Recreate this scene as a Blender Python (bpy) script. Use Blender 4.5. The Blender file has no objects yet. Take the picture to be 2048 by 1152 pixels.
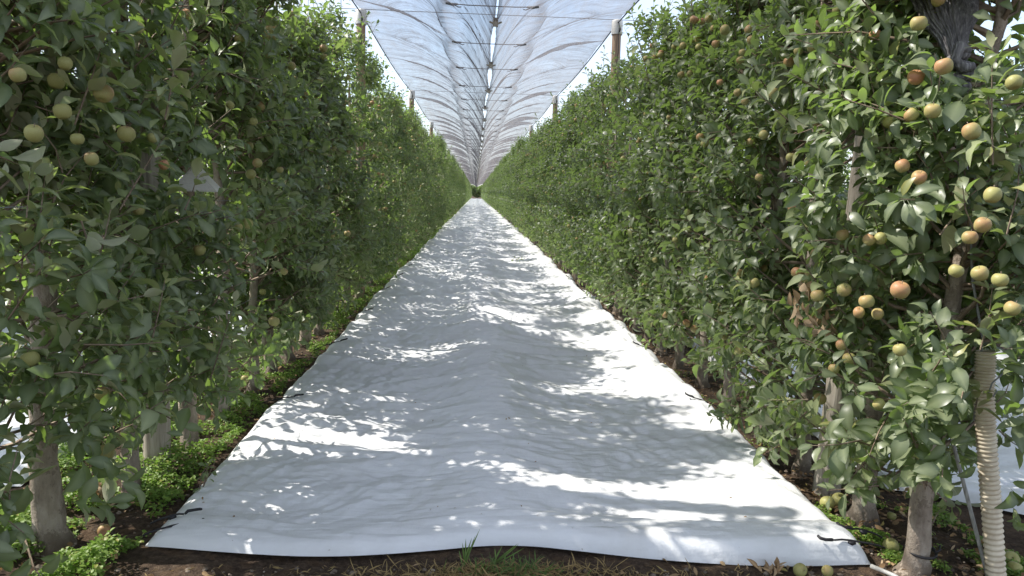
import bpy, math, random
import numpy as np
from mathutils import Vector, Matrix

# ------------------------------------------------------------------ camera, sky, sun
S = bpy.context.scene
COL = S.collection
FPX = 1500.0                      # focal length in pixels of the 2048 wide photograph
CAMH = 1.6
VPX, VPY, ROLL = 952.0, 386.0, math.radians(1.3)
_y = np.array([VPX - 1024, 576 - VPY, -FPX]); _y /= np.linalg.norm(_y)
_z = np.array([math.sin(ROLL), math.cos(ROLL), 0.0]); _z -= _y * _z.dot(_y); _z /= np.linalg.norm(_z)
_x = np.cross(_y, _z)
RW = np.array([_x, _y, _z])       # world = RW @ cam
CAM = np.array([0.0, 0.0, CAMH])

cam_d = bpy.data.cameras.new("camera")
cam_d.sensor_width = 36.0
cam_d.lens = FPX / 2048.0 * 36.0
cam_d.clip_start = 0.05
cam_d.clip_end = 3000
cam = bpy.data.objects.new("camera", cam_d)
COL.objects.link(cam)
m4 = Matrix.Identity(4)
for i in range(3):
    for j in range(3):
        m4[i][j] = RW[i][j]
m4[0][3], m4[1][3], m4[2][3] = CAM
cam.matrix_world = m4
S.camera = cam

SUN_EL, SUN_AZ = math.radians(47.5), math.radians(78)     # azimuth measured to the left of the row direction
world = bpy.data.worlds.new("World"); S.world = world; world.use_nodes = True
wt = world.node_tree; wt.nodes.clear()
wo = wt.nodes.new('ShaderNodeOutputWorld'); bg = wt.nodes.new('ShaderNodeBackground')
sky = wt.nodes.new('ShaderNodeTexSky'); sky.sky_type = 'NISHITA'; sky.sun_disc = False
sky.sun_elevation = SUN_EL; sky.sun_rotation = -SUN_AZ
sky.dust_density = 1.0; sky.air_density = 1.0; sky.ozone_density = 1.0
tc = wt.nodes.new('ShaderNodeTexCoord'); wn = wt.nodes.new('ShaderNodeTexNoise')
wn.inputs['Scale'].default_value = 2.6; wn.inputs['Detail'].default_value = 7; wn.inputs['Roughness'].default_value = .6
wr = wt.nodes.new('ShaderNodeValToRGB'); wr.color_ramp.elements[0].position = .36; wr.color_ramp.elements[1].position = .66
wr.color_ramp.elements[0].color = (.25, .25, .25, 1)
wm = wt.nodes.new('ShaderNodeMix'); wm.data_type = 'RGBA'
wm.inputs[7].default_value = (3.1, 3.25, 3.65, 1)
wt.links.new(tc.outputs['Generated'], wn.inputs['Vector']); wt.links.new(wn.outputs['Fac'], wr.inputs['Fac'])
wt.links.new(wr.outputs['Color'], wm.inputs[0]); wt.links.new(sky.outputs['Color'], wm.inputs[6])
wt.links.new(wm.outputs[2], bg.inputs['Color']); bg.inputs['Strength'].default_value = .14
wt.links.new(bg.outputs['Background'], wo.inputs['Surface'])

sun_d = bpy.data.lights.new("sun", 'SUN'); sun_d.energy = 3.3; sun_d.angle = math.radians(.53); sun_d.color = (1, .955, .88)
sun = bpy.data.objects.new("sun", sun_d); COL.objects.link(sun)
sv = Vector((-math.cos(SUN_EL) * math.sin(SUN_AZ), math.cos(SUN_EL) * math.cos(SUN_AZ), math.sin(SUN_EL)))
sun.rotation_euler = sv.to_track_quat('Z', 'Y').to_euler()
sun.location = (-20, 5, 30)

S.view_settings.view_transform = 'Standard'; S.view_settings.look = 'None'
S.view_settings.exposure = 1.28; S.view_settings.gamma = 1.0
S.render.engine = 'CYCLES'
S.cycles.max_bounces = 8; S.cycles.diffuse_bounces = 4; S.cycles.glossy_bounces = 3
S.cycles.transmission_bounces = 4; S.cycles.transparent_max_bounces = 16
S.cycles.sample_clamp_indirect = 6

# ------------------------------------------------------------------ helpers
def ray(px, py):
    v = RW @ np.array([(px - 1024) / FPX, (576 - py) / FPX, -1.0])
    return v / np.linalg.norm(v)
def on_ground(px, py, z=0.0):
    d = ray(px, py); return CAM + d * ((z - CAMH) / d[2])
def on_x(px, py, x):
    d = ray(px, py); return CAM + d * (x / d[0])
def on_y(px, py, y):
    d = ray(px, py); return CAM + d * (y / d[1])

def _h(ix, iy, iz, seed):
    n = (ix * 374761393 + iy * 668265263 + iz * 2147483647 + seed * 1274126177) & 0xFFFFFFFF
    n = ((n ^ (n >> 13)) * 1274126177) & 0xFFFFFFFF
    n = ((n ^ (n >> 15)) * 2246822519) & 0xFFFFFFFF
    return ((n ^ (n >> 16)) & 0xFFFF) / 65535.0 * 2 - 1
def noise2(x, y, seed=0):
    x = np.asarray(x, float); y = np.asarray(y, float)
    x, y = np.broadcast_arrays(x, y)
    ix = np.floor(x).astype(np.int64); iy = np.floor(y).astype(np.int64)
    fx = x - ix; fy = y - iy
    u = fx * fx * fx * (fx * (fx * 6 - 15) + 10); v = fy * fy * fy * (fy * (fy * 6 - 15) + 10)
    def g(dx, dy):
        a = _h(ix + dx, iy + dy, 0 * ix, seed) * math.pi
        return np.cos(a) * (fx - dx) + np.sin(a) * (fy - dy)
    return 1.5 * ((g(0, 0) * (1 - u) + g(1, 0) * u) * (1 - v) + (g(0, 1) * (1 - u) + g(1, 1) * u) * v)
def noise3(p, seed=0):
    p = np.asarray(p, float); i = np.floor(p).astype(np.int64); f = p - i
    u = f * f * (3 - 2 * f); r = 0
    for dx in (0, 1):
        for dy in (0, 1):
            for dz in (0, 1):
                w = (u[..., 0] if dx else 1 - u[..., 0]) * (u[..., 1] if dy else 1 - u[..., 1]) * (u[..., 2] if dz else 1 - u[..., 2])
                r = r + w * _h(i[..., 0] + dx, i[..., 1] + dy, i[..., 2] + dz, seed)
    return r

def make_mesh(name, verts, quads=None, tris=None, mats=(), smooth=True, attrs=None, mat_index=None, uv=None):
    me = bpy.data.meshes.new(name)
    verts = np.asarray(verts, np.float32).reshape(-1, 3)
    nq = 0 if quads is None else len(quads); nt = 0 if tris is None else len(tris)
    idx = []; tot = []
    if nq: idx.append(np.asarray(quads).reshape(-1)); tot.append(np.full(nq, 4))
    if nt: idx.append(np.asarray(tris).reshape(-1)); tot.append(np.full(nt, 3))
    idx = np.concatenate(idx).astype(np.int32); tot = np.concatenate(tot).astype(np.int32)
    start = np.concatenate([[0], np.cumsum(tot)[:-1]]).astype(np.int32)
    me.vertices.add(len(verts)); me.vertices.foreach_set("co", verts.reshape(-1))
    me.loops.add(len(idx)); me.loops.foreach_set("vertex_index", idx)
    me.polygons.add(len(tot)); me.polygons.foreach_set("loop_start", start)
    me.update(calc_edges=True)
    me.polygons.foreach_set("use_smooth", np.full(len(tot), bool(smooth)))
    for m in mats: me.materials.append(m)
    if mat_index is not None: me.polygons.foreach_set("material_index", np.asarray(mat_index, np.int32))
    for k, a in (attrs or {}).items():
        at = me.attributes.new(k, 'FLOAT', 'POINT'); at.data.foreach_set("value", np.asarray(a, np.float32))
    if uv is not None:
        l = me.uv_layers.new(name="UVMap"); l.data.foreach_set("uv", np.asarray(uv, np.float32)[idx].reshape(-1))
    me.validate(); me.update()
    return me

def obj(name, me, parent=None, loc=(0, 0, 0)):
    o = bpy.data.objects.new(name, me); COL.objects.link(o); o.location = loc
    if parent is not None: o.parent = parent
    return o
def tag(o, label, cat, group=None, kind=None):
    if label: o['label'] = label
    if cat: o['category'] = cat
    if group: o['group'] = group
    if kind: o['kind'] = kind
    return o
def empty(name, loc, label, cat, group=None, rz=0):
    o = bpy.data.objects.new(name, None); COL.objects.link(o); o.location = loc; o.rotation_euler = (0, 0, rz)
    o.empty_display_size = .1
    return tag(o, label, cat, group)
def copy_tree(o, parent=None):
    c = o.copy(); COL.objects.link(c)
    if parent is not None: c.parent = parent
    for ch in list(o.children): copy_tree(ch, c)
    return c

class MB:
    """collects tubes, lathes and boxes into one mesh"""
    def __init__(s): s.v = []; s.q = []; s.t = []; s.mi = []; s.tmi = []; s.n = 0
    def add(s, v, q=None, t=None, mi=0):
        v = np.asarray(v, float).reshape(-1, 3); s.v.append(v)
        if q is not None and len(q): q = np.asarray(q); s.q.append(q + s.n); s.mi += [mi] * len(q)
        if t is not None and len(t): t = np.asarray(t); s.t.append(t + s.n); s.tmi += [mi] * len(t)
        s.n += len(v)
    def tube(s, pts, rad, k=8, mi=0, cap=True, sq=None):
        pts = np.asarray(pts, float); n = len(pts); rad = np.broadcast_to(np.asarray(rad, float), (n,))
        T = np.gradient(pts, axis=0); T /= np.linalg.norm(T, axis=1)[:, None] + 1e-12
        up = np.array([0, 0, 1.0]) if abs(T[0][2]) < .9 else np.array([1.0, 0, 0])
        rings = []
        A = np.cross(T[0], up); A /= np.linalg.norm(A)
        for i in range(n):
            A = A - T[i] * A.dot(T[i]); A /= np.linalg.norm(A); B = np.cross(T[i], A)
            a = np.arange(k) / k * 2 * math.pi
            rings.append(pts[i] + rad[i] * (np.cos(a)[:, None] * A + np.sin(a)[:, None] * B))
        v = np.concatenate(rings); q = []
        for i in range(n - 1):
            for j in range(k):
                q.append((i * k + j, i * k + (j + 1) % k, (i + 1) * k + (j + 1) % k, (i + 1) * k + j))
        t = []
        if cap:
            v = np.concatenate([v, pts[:1], pts[-1:]])
            c0, c1 = n * k, n * k + 1
            for j in range(k):
                t.append((c0, (j + 1) % k, j)); t.append((c1, (n - 1) * k + j, (n - 1) * k + (j + 1) % k))
        s.add(v, q, t, mi)
    def lathe(s, prof, k=16, mi=0, loc=(0, 0, 0), wob=None):
        prof = np.asarray(prof, float); n = len(prof); a = np.arange(k) / k * 2 * math.pi
        v = np.stack([np.outer(prof[:, 0], np.cos(a)), np.outer(prof[:, 0], np.sin(a)), np.outer(prof[:, 1], np.ones(k))], -1).reshape(-1, 3)
        if wob is not None: v = wob(v)
        q = [(i * k + j, i * k + (j + 1) % k, (i + 1) * k + (j + 1) % k, (i + 1) * k + j) for i in range(n - 1) for j in range(k)]
        s.add(v + np.asarray(loc), q, None, mi)
    def box(s, lo, hi, mi=0):
        x0, y0, z0 = lo; x1, y1, z1 = hi
        v = [(x0, y0, z0), (x1, y0, z0), (x1, y1, z0), (x0, y1, z0), (x0, y0, z1), (x1, y0, z1), (x1, y1, z1), (x0, y1, z1)]
        q = [(3, 2, 1, 0), (4, 5, 6, 7), (0, 1, 5, 4), (1, 2, 6, 5), (2, 3, 7, 6), (3, 0, 4, 7)]
        s.add(v, q, None, mi)
    def mesh(s, name, mats, smooth=True):
        q = np.concatenate(s.q) if s.q else None; t = np.concatenate(s.t) if s.t else None
        return make_mesh(name, np.concatenate(s.v), q, t, mats, smooth, mat_index=s.mi + s.tmi)

# ------------------------------------------------------------------ materials
class NT:
    def __init__(s, name):
        s.m = bpy.data.materials.new(name); s.m.use_nodes = True; s.t = s.m.node_tree; s.t.nodes.clear()
        s.out = s.n('ShaderNodeOutputMaterial')
    def n(s, typ, **kw):
        nd = s.t.nodes.new(typ)
        for k, v in kw.items():
            if k.startswith('_'): setattr(nd, k[1:], v)
        return nd
    def l(s, a, b): s.t.links.new(a, b)
    def noise(s, scale, detail=4, rough=.55, vec=None, dim='3D'):
        nd = s.n('ShaderNodeTexNoise'); nd.inputs['Scale'].default_value = scale; nd.inputs['Detail'].default_value = detail
        nd.inputs['Roughness'].default_value = rough
        if vec is not None: s.l(vec, nd.inputs['Vector'])
        return nd.outputs['Fac']
    def coord(s, which='Object', scale=None):
        c = s.n('ShaderNodeTexCoord').outputs[which]
        if scale is None: return c
        mp = s.n('ShaderNodeMapping'); mp.inputs['Scale'].default_value = scale; s.l(c, mp.inputs['Vector']); return mp.outputs['Vector']
    def pos(s, scale=None):
        c = s.n('ShaderNodeNewGeometry').outputs['Position']
        if scale is None: return c
        mp = s.n('ShaderNodeMapping'); mp.inputs['Scale'].default_value = scale; s.l(c, mp.inputs['Vector']); return mp.outputs['Vector']
    def ramp(s, fac, stops):
        r = s.n('ShaderNodeValToRGB'); e = r.color_ramp.elements
        while len(e) < len(stops): e.new(.5)
        for k, (p, c) in enumerate(stops):
            e[k].position = p; e[k].color = (*c, 1) if len(c) == 3 else c
        s.l(fac, r.inputs['Fac']); return r.outputs['Color']
    def math(s, op, a, b=None, clamp=False):
        nd = s.n('ShaderNodeMath'); nd.operation = op; nd.use_clamp = clamp
        for k, v in enumerate((a, b)):
            if v is None: continue
            if isinstance(v, (int, float)): nd.inputs[k].default_value = v
            else: s.l(v, nd.inputs[k])
        return nd.outputs[0]
    def mix(s, fac, a, b):
        nd = s.n('ShaderNodeMix'); nd.data_type = 'RGBA'
        for k, v in ((0, fac), (6, a), (7, b)):
            if isinstance(v, (int, float)): nd.inputs[k].default_value = v
            elif isinstance(v, tuple): nd.inputs[k].default_value = (*v, 1)
            else: s.l(v, nd.inputs[k])
        return nd.outputs[2]
    def bsdf(s, color, rough=.6, spec=.5, bump=None, bump_s=.3, bump_d=.01):
        p = s.n('ShaderNodeBsdfPrincipled')
        if isinstance(color, tuple): p.inputs['Base Color'].default_value = (*color, 1)
        else: s.l(color, p.inputs['Base Color'])
        if isinstance(rough, (int, float)): p.inputs['Roughness'].default_value = rough
        else: s.l(rough, p.inputs['Roughness'])
        p.inputs['Specular IOR Level'].default_value = spec
        if bump is not None:
            b = s.n('ShaderNodeBump'); b.inputs['Strength'].default_value = bump_s; b.inputs['Distance'].default_value = bump_d
            s.l(bump, b.inputs['Height']); s.l(b.outputs['Normal'], p.inputs['Normal'])
        return p
    def done(s, sh):
        s.l(sh if not hasattr(sh, 'outputs') else sh.outputs[0], s.out.inputs['Surface']); return s.m

def leaf_mat(name, dark, light, under, trans, rough=.42, tfac=.34, spec=.5):
    t = NT(name)
    a = t.n('ShaderNodeAttribute'); a.attribute_name = 'var'
    g = t.n('ShaderNodeNewGeometry')
    c = t.mix(a.outputs['Fac'], dark, light)
    bl_ = t.noise(16, 3, .6, t.coord('Object')); c = t.mix(t.math('MULTIPLY', t.math('SUBTRACT', bl_, .4), .9, True), c, tuple(.55 * x + .45 * y for x, y in zip(dark, light)))
    c = t.mix(t.math('MULTIPLY', t.math('GREATER_THAN', a.outputs['Fac'], .93), .7), c, (.30, .27, .07))
    v = t.n('ShaderNodeAttribute'); v.attribute_name = 'mid'
    vein = t.math('MULTIPLY', v.outputs['Fac'], .5)
    c = t.mix(vein, c, tuple(min(1, x * 1.6 + .03) for x in light))
    c = t.mix(g.outputs['Backfacing'], c, under)
    ro = t.math('ADD', t.math('MULTIPLY', g.outputs['Backfacing'], .3), rough)
    p = t.bsdf(c, ro, spec)
    tr = t.n('ShaderNodeBsdfTranslucent'); tr.inputs['Color'].default_value = (*trans, 1)
    mx = t.n('ShaderNodeMixShader'); mx.inputs[0].default_value = tfac
    t.l(p.outputs[0], mx.inputs[1]); t.l(tr.outputs[0], mx.inputs[2])
    return t.done(mx)

M = {}
M['leaf'] = leaf_mat('apple_leaf', (.046, .068, .037), (.178, .200, .112), (.34, .34, .235), (.28, .45, .07), .38)
M['young_leaf'] = leaf_mat('young_apple_leaf', (.16, .19, .10), (.28, .31, .16), (.40, .39, .25), (.26, .38, .07))
M['dry_leaf'] = leaf_mat('dry_leaf', (.20, .12, .06), (.42, .30, .17), (.40, .30, .19), (.35, .2, .08), .8, .2, .2)
M['weed'] = leaf_mat('weed_leaf', (.11, .18, .03), (.23, .33, .07), (.10, .18, .05), (.25, .45, .05), .5, .35, .4)
M['grass_dry'] = leaf_mat('dry_grass', (.20, .13, .055), (.42, .32, .15), (.3, .22, .1), (.3, .2, .08), .7, .25, .3)
M['grass_green'] = leaf_mat('green_grass', (.06, .11, .03), (.14, .2, .06), (.1, .16, .05), (.2, .35, .05), .5, .3, .3)

t = NT('bark'); n1 = t.noise(14, 6, .65, t.coord('Object', (1, 1, .35))); n2 = t.noise(70, 4, .6, t.coord('Object'))
zc = t.n('ShaderNodeSeparateXYZ'); t.l(t.coord('Object'), zc.inputs[0])
col = t.ramp(n1, [(.3, (.17, .135, .105)), (.5, (.34, .285, .23)), (.72, (.46, .40, .335))])
base = t.math('SUBTRACT', 1.0, t.math('MULTIPLY', zc.outputs[2], 9.0), True)
basem = t.math('MULTIPLY', base, t.math('GREATER_THAN', t.noise(22, 4, .6, t.coord('Object')), .42), True)
col = t.mix(t.math('MULTIPLY', basem, .8), col, (.085, .062, .045))
moss = t.math('GREATER_THAN', t.noise(9, 6, .7, t.coord('Object', (1, 1, .8))), .56); col = t.mix(t.math('MULTIPLY', moss, .55), col, (.15, .115, .085))
M['bark'] = t.done(t.bsdf(col, .85, .2, t.math('ADD', n1, t.math('MULTIPLY', n2, .4)), .9, .02))
t = NT('twig'); M['twig'] = t.done(t.bsdf(t.ramp(t.noise(40, 3), [(.3, (.13, .09, .065)), (.7, (.30, .235, .17))]), .75, .25))

t = NT('apple_skin'); oi = t.n('ShaderNodeObjectInfo'); sc = t.n('ShaderNodeSeparateColor'); t.l(oi.outputs['Color'], sc.inputs[0])
oc = t.coord('Object'); sx = t.n('ShaderNodeSeparateXYZ'); t.l(oc, sx.inputs[0])
ad = t.n('ShaderNodeVectorMath'); ad.operation = 'ADD'; t.l(oc, ad.inputs[0]); t.l(oi.outputs['Location'], ad.inputs[1])
nz = t.noise(22, 4, .6, ad.outputs[0]); st = t.noise(60, 3, .5, ad.outputs[0])
bl = t.math('ADD', t.math('ADD', t.math('MULTIPLY', sx.outputs[2], .75), t.math('MULTIPLY', sx.outputs[0], .65)), t.math('MULTIPLY', t.math('SUBTRACT', nz, .5), 1.7))
bl = t.math('ADD', bl, t.math('SUBTRACT', t.math('MULTIPLY', sc.outputs[0], 1.5), .62), True)
basec = t.ramp(st, [(.3, (.25, .255, .085)), (.7, (.35, .325, .125))])
c = t.mix(t.math('MULTIPLY', bl, .8), basec, (.42, .15, .095))
fr = t.math('GREATER_THAN', t.noise(160, 1, .5, oc), .70)
c = t.mix(t.math('MULTIPLY', fr, .5), c, (.62, .54, .3))
M['apple'] = t.done(t.bsdf(c, .5, .32))

t = NT('soil'); p_ = t.pos(); n1 = t.noise(1.3, 5, .6, p_); n2 = t.noise(35, 6, .7, p_); n3 = t.noise(7, 4, .6, p_)
col = t.ramp(n2, [(.3, (.030, .021, .015)), (.52, (.075, .052, .036)), (.75, (.15, .11, .075))])
col = t.mix(t.math('MULTIPLY', t.math('GREATER_THAN', n3, .55), .35), col, (.12, .075, .042))
M['soil'] = t.done(t.bsdf(col, .95, .15, t.math('ADD', n2, t.math('MULTIPLY', n3, .6)), .9, .03))
t = NT('pebble'); M['pebble'] = t.done(t.bsdf(t.ramp(t.noise(9, 3, .5, t.pos()), [(.35, (.06, .045, .035)), (.6, (.19, .155, .12)), (.75, (.42, .38, .32))]), .9, .2))

# white reflective ground film
t = NT('white_film'); pp = t.pos()
w1 = t.noise(1.0, 3, .55, t.pos((1.8, 20, 10))); w2 = t.noise(1.0, 4, .6, t.pos((22, 7, 10))); w3 = t.noise(55, 3, .5, pp)
dirt = t.noise(2.3, 6, .65, pp)
col = t.ramp(dirt, [(.25, (.66, .66, .65)), (.5, (.76, .77, .78)), (.8, (.81, .82, .83))])
spk = t.math('GREATER_THAN', t.noise(42, 2, .5, pp), .765)
col = t.mix(t.math('MULTIPLY', spk, .45), col, (.22, .17, .12))
hgt = t.math('ADD', t.math('ADD', w1, t.math('MULTIPLY', w2, .45)), t.math('MULTIPLY', w3, .12))
b = t.bsdf(col, .30, .5, hgt, .45, .02)
tr = t.n('ShaderNodeBsdfTranslucent'); tr.inputs['Color'].default_value = (.8, .82, .86, 1)
mx = t.n('ShaderNodeMixShader'); mx.inputs[0].default_value = .10
t.l(b.outputs[0], mx.inputs[1]); t.l(tr.outputs[0], mx.inputs[2]); M['film'] = t.done(mx)

# hail net: fine mesh; density attribute = how closely the yarns are gathered
t = NT('hail_netting')
uvn = t.n('ShaderNodeUVMap'); uvn.uv_map = 'UVMap'
mp = t.n('ShaderNodeMapping'); mp.inputs['Scale'].default_value = (2.0, 44, 1); t.l(uvn.outputs[0], mp.inputs['Vector'])
st1 = t.noise(1.0, 5, .62, mp.outputs[0])
mp2 = t.n('ShaderNodeMapping'); mp2.inputs['Scale'].default_value = (6, 4.2, 1); t.l(uvn.outputs[0], mp2.inputs['Vector'])
st2 = t.noise(1.0, 4, .6, mp2.outputs[0])
da = t.n('ShaderNodeAttribute'); da.attribute_name = 'dens'
dn = t.math('ADD', da.outputs['Fac'], t.math('ADD', t.math('MULTIPLY', t.math('SUBTRACT', st1, .5), .75), t.math('MULTIPLY', t.math('SUBTRACT', st2, .5), .5)))
dn = t.math('MINIMUM', t.math('MAXIMUM', dn, .12), .93)
yc = t.mix(t.math('MULTIPLY', t.math('SUBTRACT', st2, .3), 2.2, True), (.11, .11, .13), (.25, .225, .215))
df = t.n('ShaderNodeBsdfDiffuse'); t.l(yc, df.inputs['Color'])
tl = t.n('ShaderNodeBsdfTranslucent'); t.l(yc, tl.inputs['Color'])
m1 = t.n('ShaderNodeMixShader'); m1.inputs[0].default_value = .45; t.l(df.outputs[0], m1.inputs[1]); t.l(tl.outputs[0], m1.inputs[2])
tp = t.n('ShaderNodeBsdfTransparent'); m2 = t.n('ShaderNodeMixShader'); t.l(dn, m2.inputs[0]); t.l(tp.outputs[0], m2.inputs[1]); t.l(m1.outputs[0], m2.inputs[2])
M['net'] = t.done(m2)

t = NT('gathered_net'); n1 = t.noise(1, 4, .6, t.coord('Object', (90, 90, 12)))
M['net_dark'] = t.done(t.bsdf(t.ramp(n1, [(.3, (.06, .057, .06)), (.55, (.17, .16, .165)), (.75, (.36, .345, .345))]), .85, .2, n1, .8, .01))
t = NT('post_wood'); n1 = t.noise(1, 6, .65, t.coord('Object', (28, 28, 2.2))); n2 = t.noise(5, 3, .5, t.coord('Object'))
c = t.ramp(n1, [(.28, (.16, .105, .07)), (.5, (.36, .25, .17)), (.75, (.50, .385, .28))])
M['wood'] = t.done(t.bsdf(t.mix(t.math('MULTIPLY', n2, .4), c, (.33, .27, .22)), .85, .2, n1, .6, .01))
t = NT('grey_wood'); n1 = t.noise(1, 6, .65, t.coord('Object', (34, 34, 2.0)))
c = t.ramp(n1, [(.3, (.15, .12, .095)), (.5, (.37, .325, .27)), (.75, (.54, .49, .42))])
M['grey_wood'] = t.done(t.bsdf(c, .9, .2, n1, .8, .012))
t = NT('cap_plastic'); M['cap'] = t.done(t.bsdf(t.ramp(t.noise(9, 4), [(.3, (.62, .60, .55)), (.7, (.80, .79, .75))]), .5, .4))
t = NT('black_rubber'); M['black'] = t.done(t.bsdf((.018, .017, .02), .5, .4))
t = NT('steel_wire'); M['wire'] = t.done(t.bsdf((.26, .27, .28), .45, .6))
t = NT('galvanised_rod'); M['rod'] = t.done(t.bsdf(t.ramp(t.noise(20, 4), [(.3, (.22, .22, .21)), (.7, (.45, .45, .43))]), .5, .6))
t = NT('cream_pipe'); n1 = t.noise(12, 5, .6, t.coord('Object'))
dz = t.noise(1, 5, .65, t.coord('Object', (16, 16, 5)))
_c = t.ramp(n1, [(.3, (.55, .46, .34)), (.6, (.70, .62, .48)), (.85, (.76, .69, .56))]); _c = t.mix(t.math('MULTIPLY', t.math('SUBTRACT', dz, .5), 1.6, True), _c, (.30, .23, .16))
M['pipe'] = t.done(t.bsdf(_c, .5, .4))
t = NT('trap_board'); M['trap'] = t.done(t.bsdf(t.ramp(t.noise(14, 3), [(.3, (.72, .68, .64)), (.7, (.82, .79, .75))]), .6, .3))
t = NT('cord_plait'); M['cord'] = t.done(t.bsdf((.20, .20, .205), .7, .3))

# ------------------------------------------------------------------ leaf geometry
LODS = {
    0: (np.array([-.16, 0., .16, .36, .58, .80, 1.]), np.array([.025, .03, .56, .93, .96, .58, .02])),
    1: (np.array([0., .35, .68, 1.]), np.array([.12, .95, .85, .05])),
    2: (np.array([0., .5, 1.]), np.array([.15, 1., .08])),
}
def leaf_arrays(P, D, N, L, W, curl, fold, lod, twist=None):
    tt, ww = LODS[lod]; n = len(P); r = len(tt)
    D = D / (np.linalg.norm(D, axis=1)[:, None] + 1e-9)
    N = N - D * np.sum(N * D, 1)[:, None]; N /= np.linalg.norm(N, axis=1)[:, None] + 1e-9
    X = np.cross(D, N)
    V = np.zeros((n, r, 3, 3))
    for i in range(r):
        t_ = tt[i]
        tc_ = max(t_, 0)
        # circular arc bending away from the normal
        along = L * (t_ - .28 * np.abs(curl) * tc_ ** 3)
        down = -L * curl * tc_ ** 2 * .62
        c = P + D * along[:, None] + N * down[:, None]
        hw = W * .5 * ww[i]
        lift = hw * fold
        V[:, i, 1] = c
        wave = 0 if twist is None else (twist * math.sin(tc_ * 5.5))
        V[:, i, 0] = c - X * hw[:, None] + N * (lift + hw * wave)[:, None]
        V[:, i, 2] = c + X * hw[:, None] + N * (lift - hw * wave)[:, None]
    V = V.reshape(n, r * 3, 3)
    q = []
    for i in range(r - 1):
        for j in range(2):
            a = i * 3 + j
            q.append((a, a + 1, a + 4, a + 3))
    q = np.array(q)
    Q = (q[None] + (np.arange(n) * r * 3)[:, None, None]).reshape(-1, 4)
    mid = np.tile(np.array([0, 1., 0] * r), n)
    return V.reshape(-1, 3), Q, mid, r * 3
def leaves_mesh(name, lv, lod, mat, stems=None):
    V, Q, mid, k = leaf_arrays(lv['P'], lv['D'], lv['N'], lv['L'], lv['W'], lv['curl'], lv['fold'], lod, lv.get('tw') if lod == 0 else None)
    at = {'var': np.repeat(lv['var'], k)}
    if lod == 0: at['mid'] = mid
    if stems is None: return make_mesh(name, V, Q, None, [mat], True, at)
    V2, Q2 = stems
    at = {k_: np.concatenate([a_, np.zeros(len(V2))]) for k_, a_ in at.items()}
    return make_mesh(name, np.concatenate([V, V2]), np.concatenate([Q, Q2 + len(V)]), None, [mat, M['twig']], True, at, np.concatenate([np.zeros(len(Q)), np.ones(len(Q2))]))

def shoots_to_leaves(rng, A, B, K, Lm, up_bias=.35):
    """A, B: start and end of each shoot (n,3); K leaves on each"""
    n = len(A); ax = B - A; ln = np.linalg.norm(ax, axis=1); axn = ax / ln[:, None]
    ref = np.where(np.abs(axn[:, 2:3]) < .8, np.array([[0, 0, 1.]]), np.array([[1., 0, 0]]))
    U = np.cross(axn, ref); U /= np.linalg.norm(U, axis=1)[:, None]; Vv = np.cross(axn, U)
    k = np.arange(K)
    ph = rng.uniform(0, 6.28, n)[:, None] + k[None] * 2.39996 + rng.normal(0, .35, (n, K))
    f = np.clip((k[None] + .5 + rng.normal(0, .25, (n, K))) / K, .02, 1.0)
    P = A[:, None] + ax[:, None] * f[..., None]
    tilt = np.radians(np.interp(f, [0, .7, 1], [72, 58, 22]) + rng.normal(0, 13, (n, K)))
    rad = np.cos(ph)[..., None] * U[:, None] + np.sin(ph)[..., None] * Vv[:, None]
    D = axn[:, None] * np.cos(tilt)[..., None] + rad * np.sin(tilt)[..., None]
    D[..., 2] -= .22 * (1 - f * .6)
    D += rng.normal(0, .13, D.shape)
    N = axn[:, None] * .8 - rad * .25 + np.array([0, 0, up_bias + .25])
    N = N + rng.normal(0, .40, N.shape)
    L = Lm * np.interp(f, [0, .25, .75, 1], [.72, 1.05, .95, .55]) * rng.lognormal(0, .17, (n, K))
    W = L * rng.uniform(.38, .52, (n, K))
    lv = dict(P=P.reshape(-1, 3) + D.reshape(-1, 3) / np.linalg.norm(D.reshape(-1, 3), axis=1)[:, None] * (L.reshape(-1, 1) * .18),
              D=D.reshape(-1, 3), N=N.reshape(-1, 3), L=L.reshape(-1), W=W.reshape(-1),
              curl=rng.normal(.50, .34, n * K), fold=np.abs(rng.normal(.32, .22, n * K)), tw=rng.normal(0, .32, n * K),
              var=np.clip(rng.beta(1.6, 2.6, n * K) + .25 * (f.reshape(-1) - .6), 0, 1))
    return lv
def sel(lv, m): return {k: v[m] for k, v in lv.items()}
def cat(*ls): return {k: np.concatenate([l[k] for l in ls]) for k in ls[0]}

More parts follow.
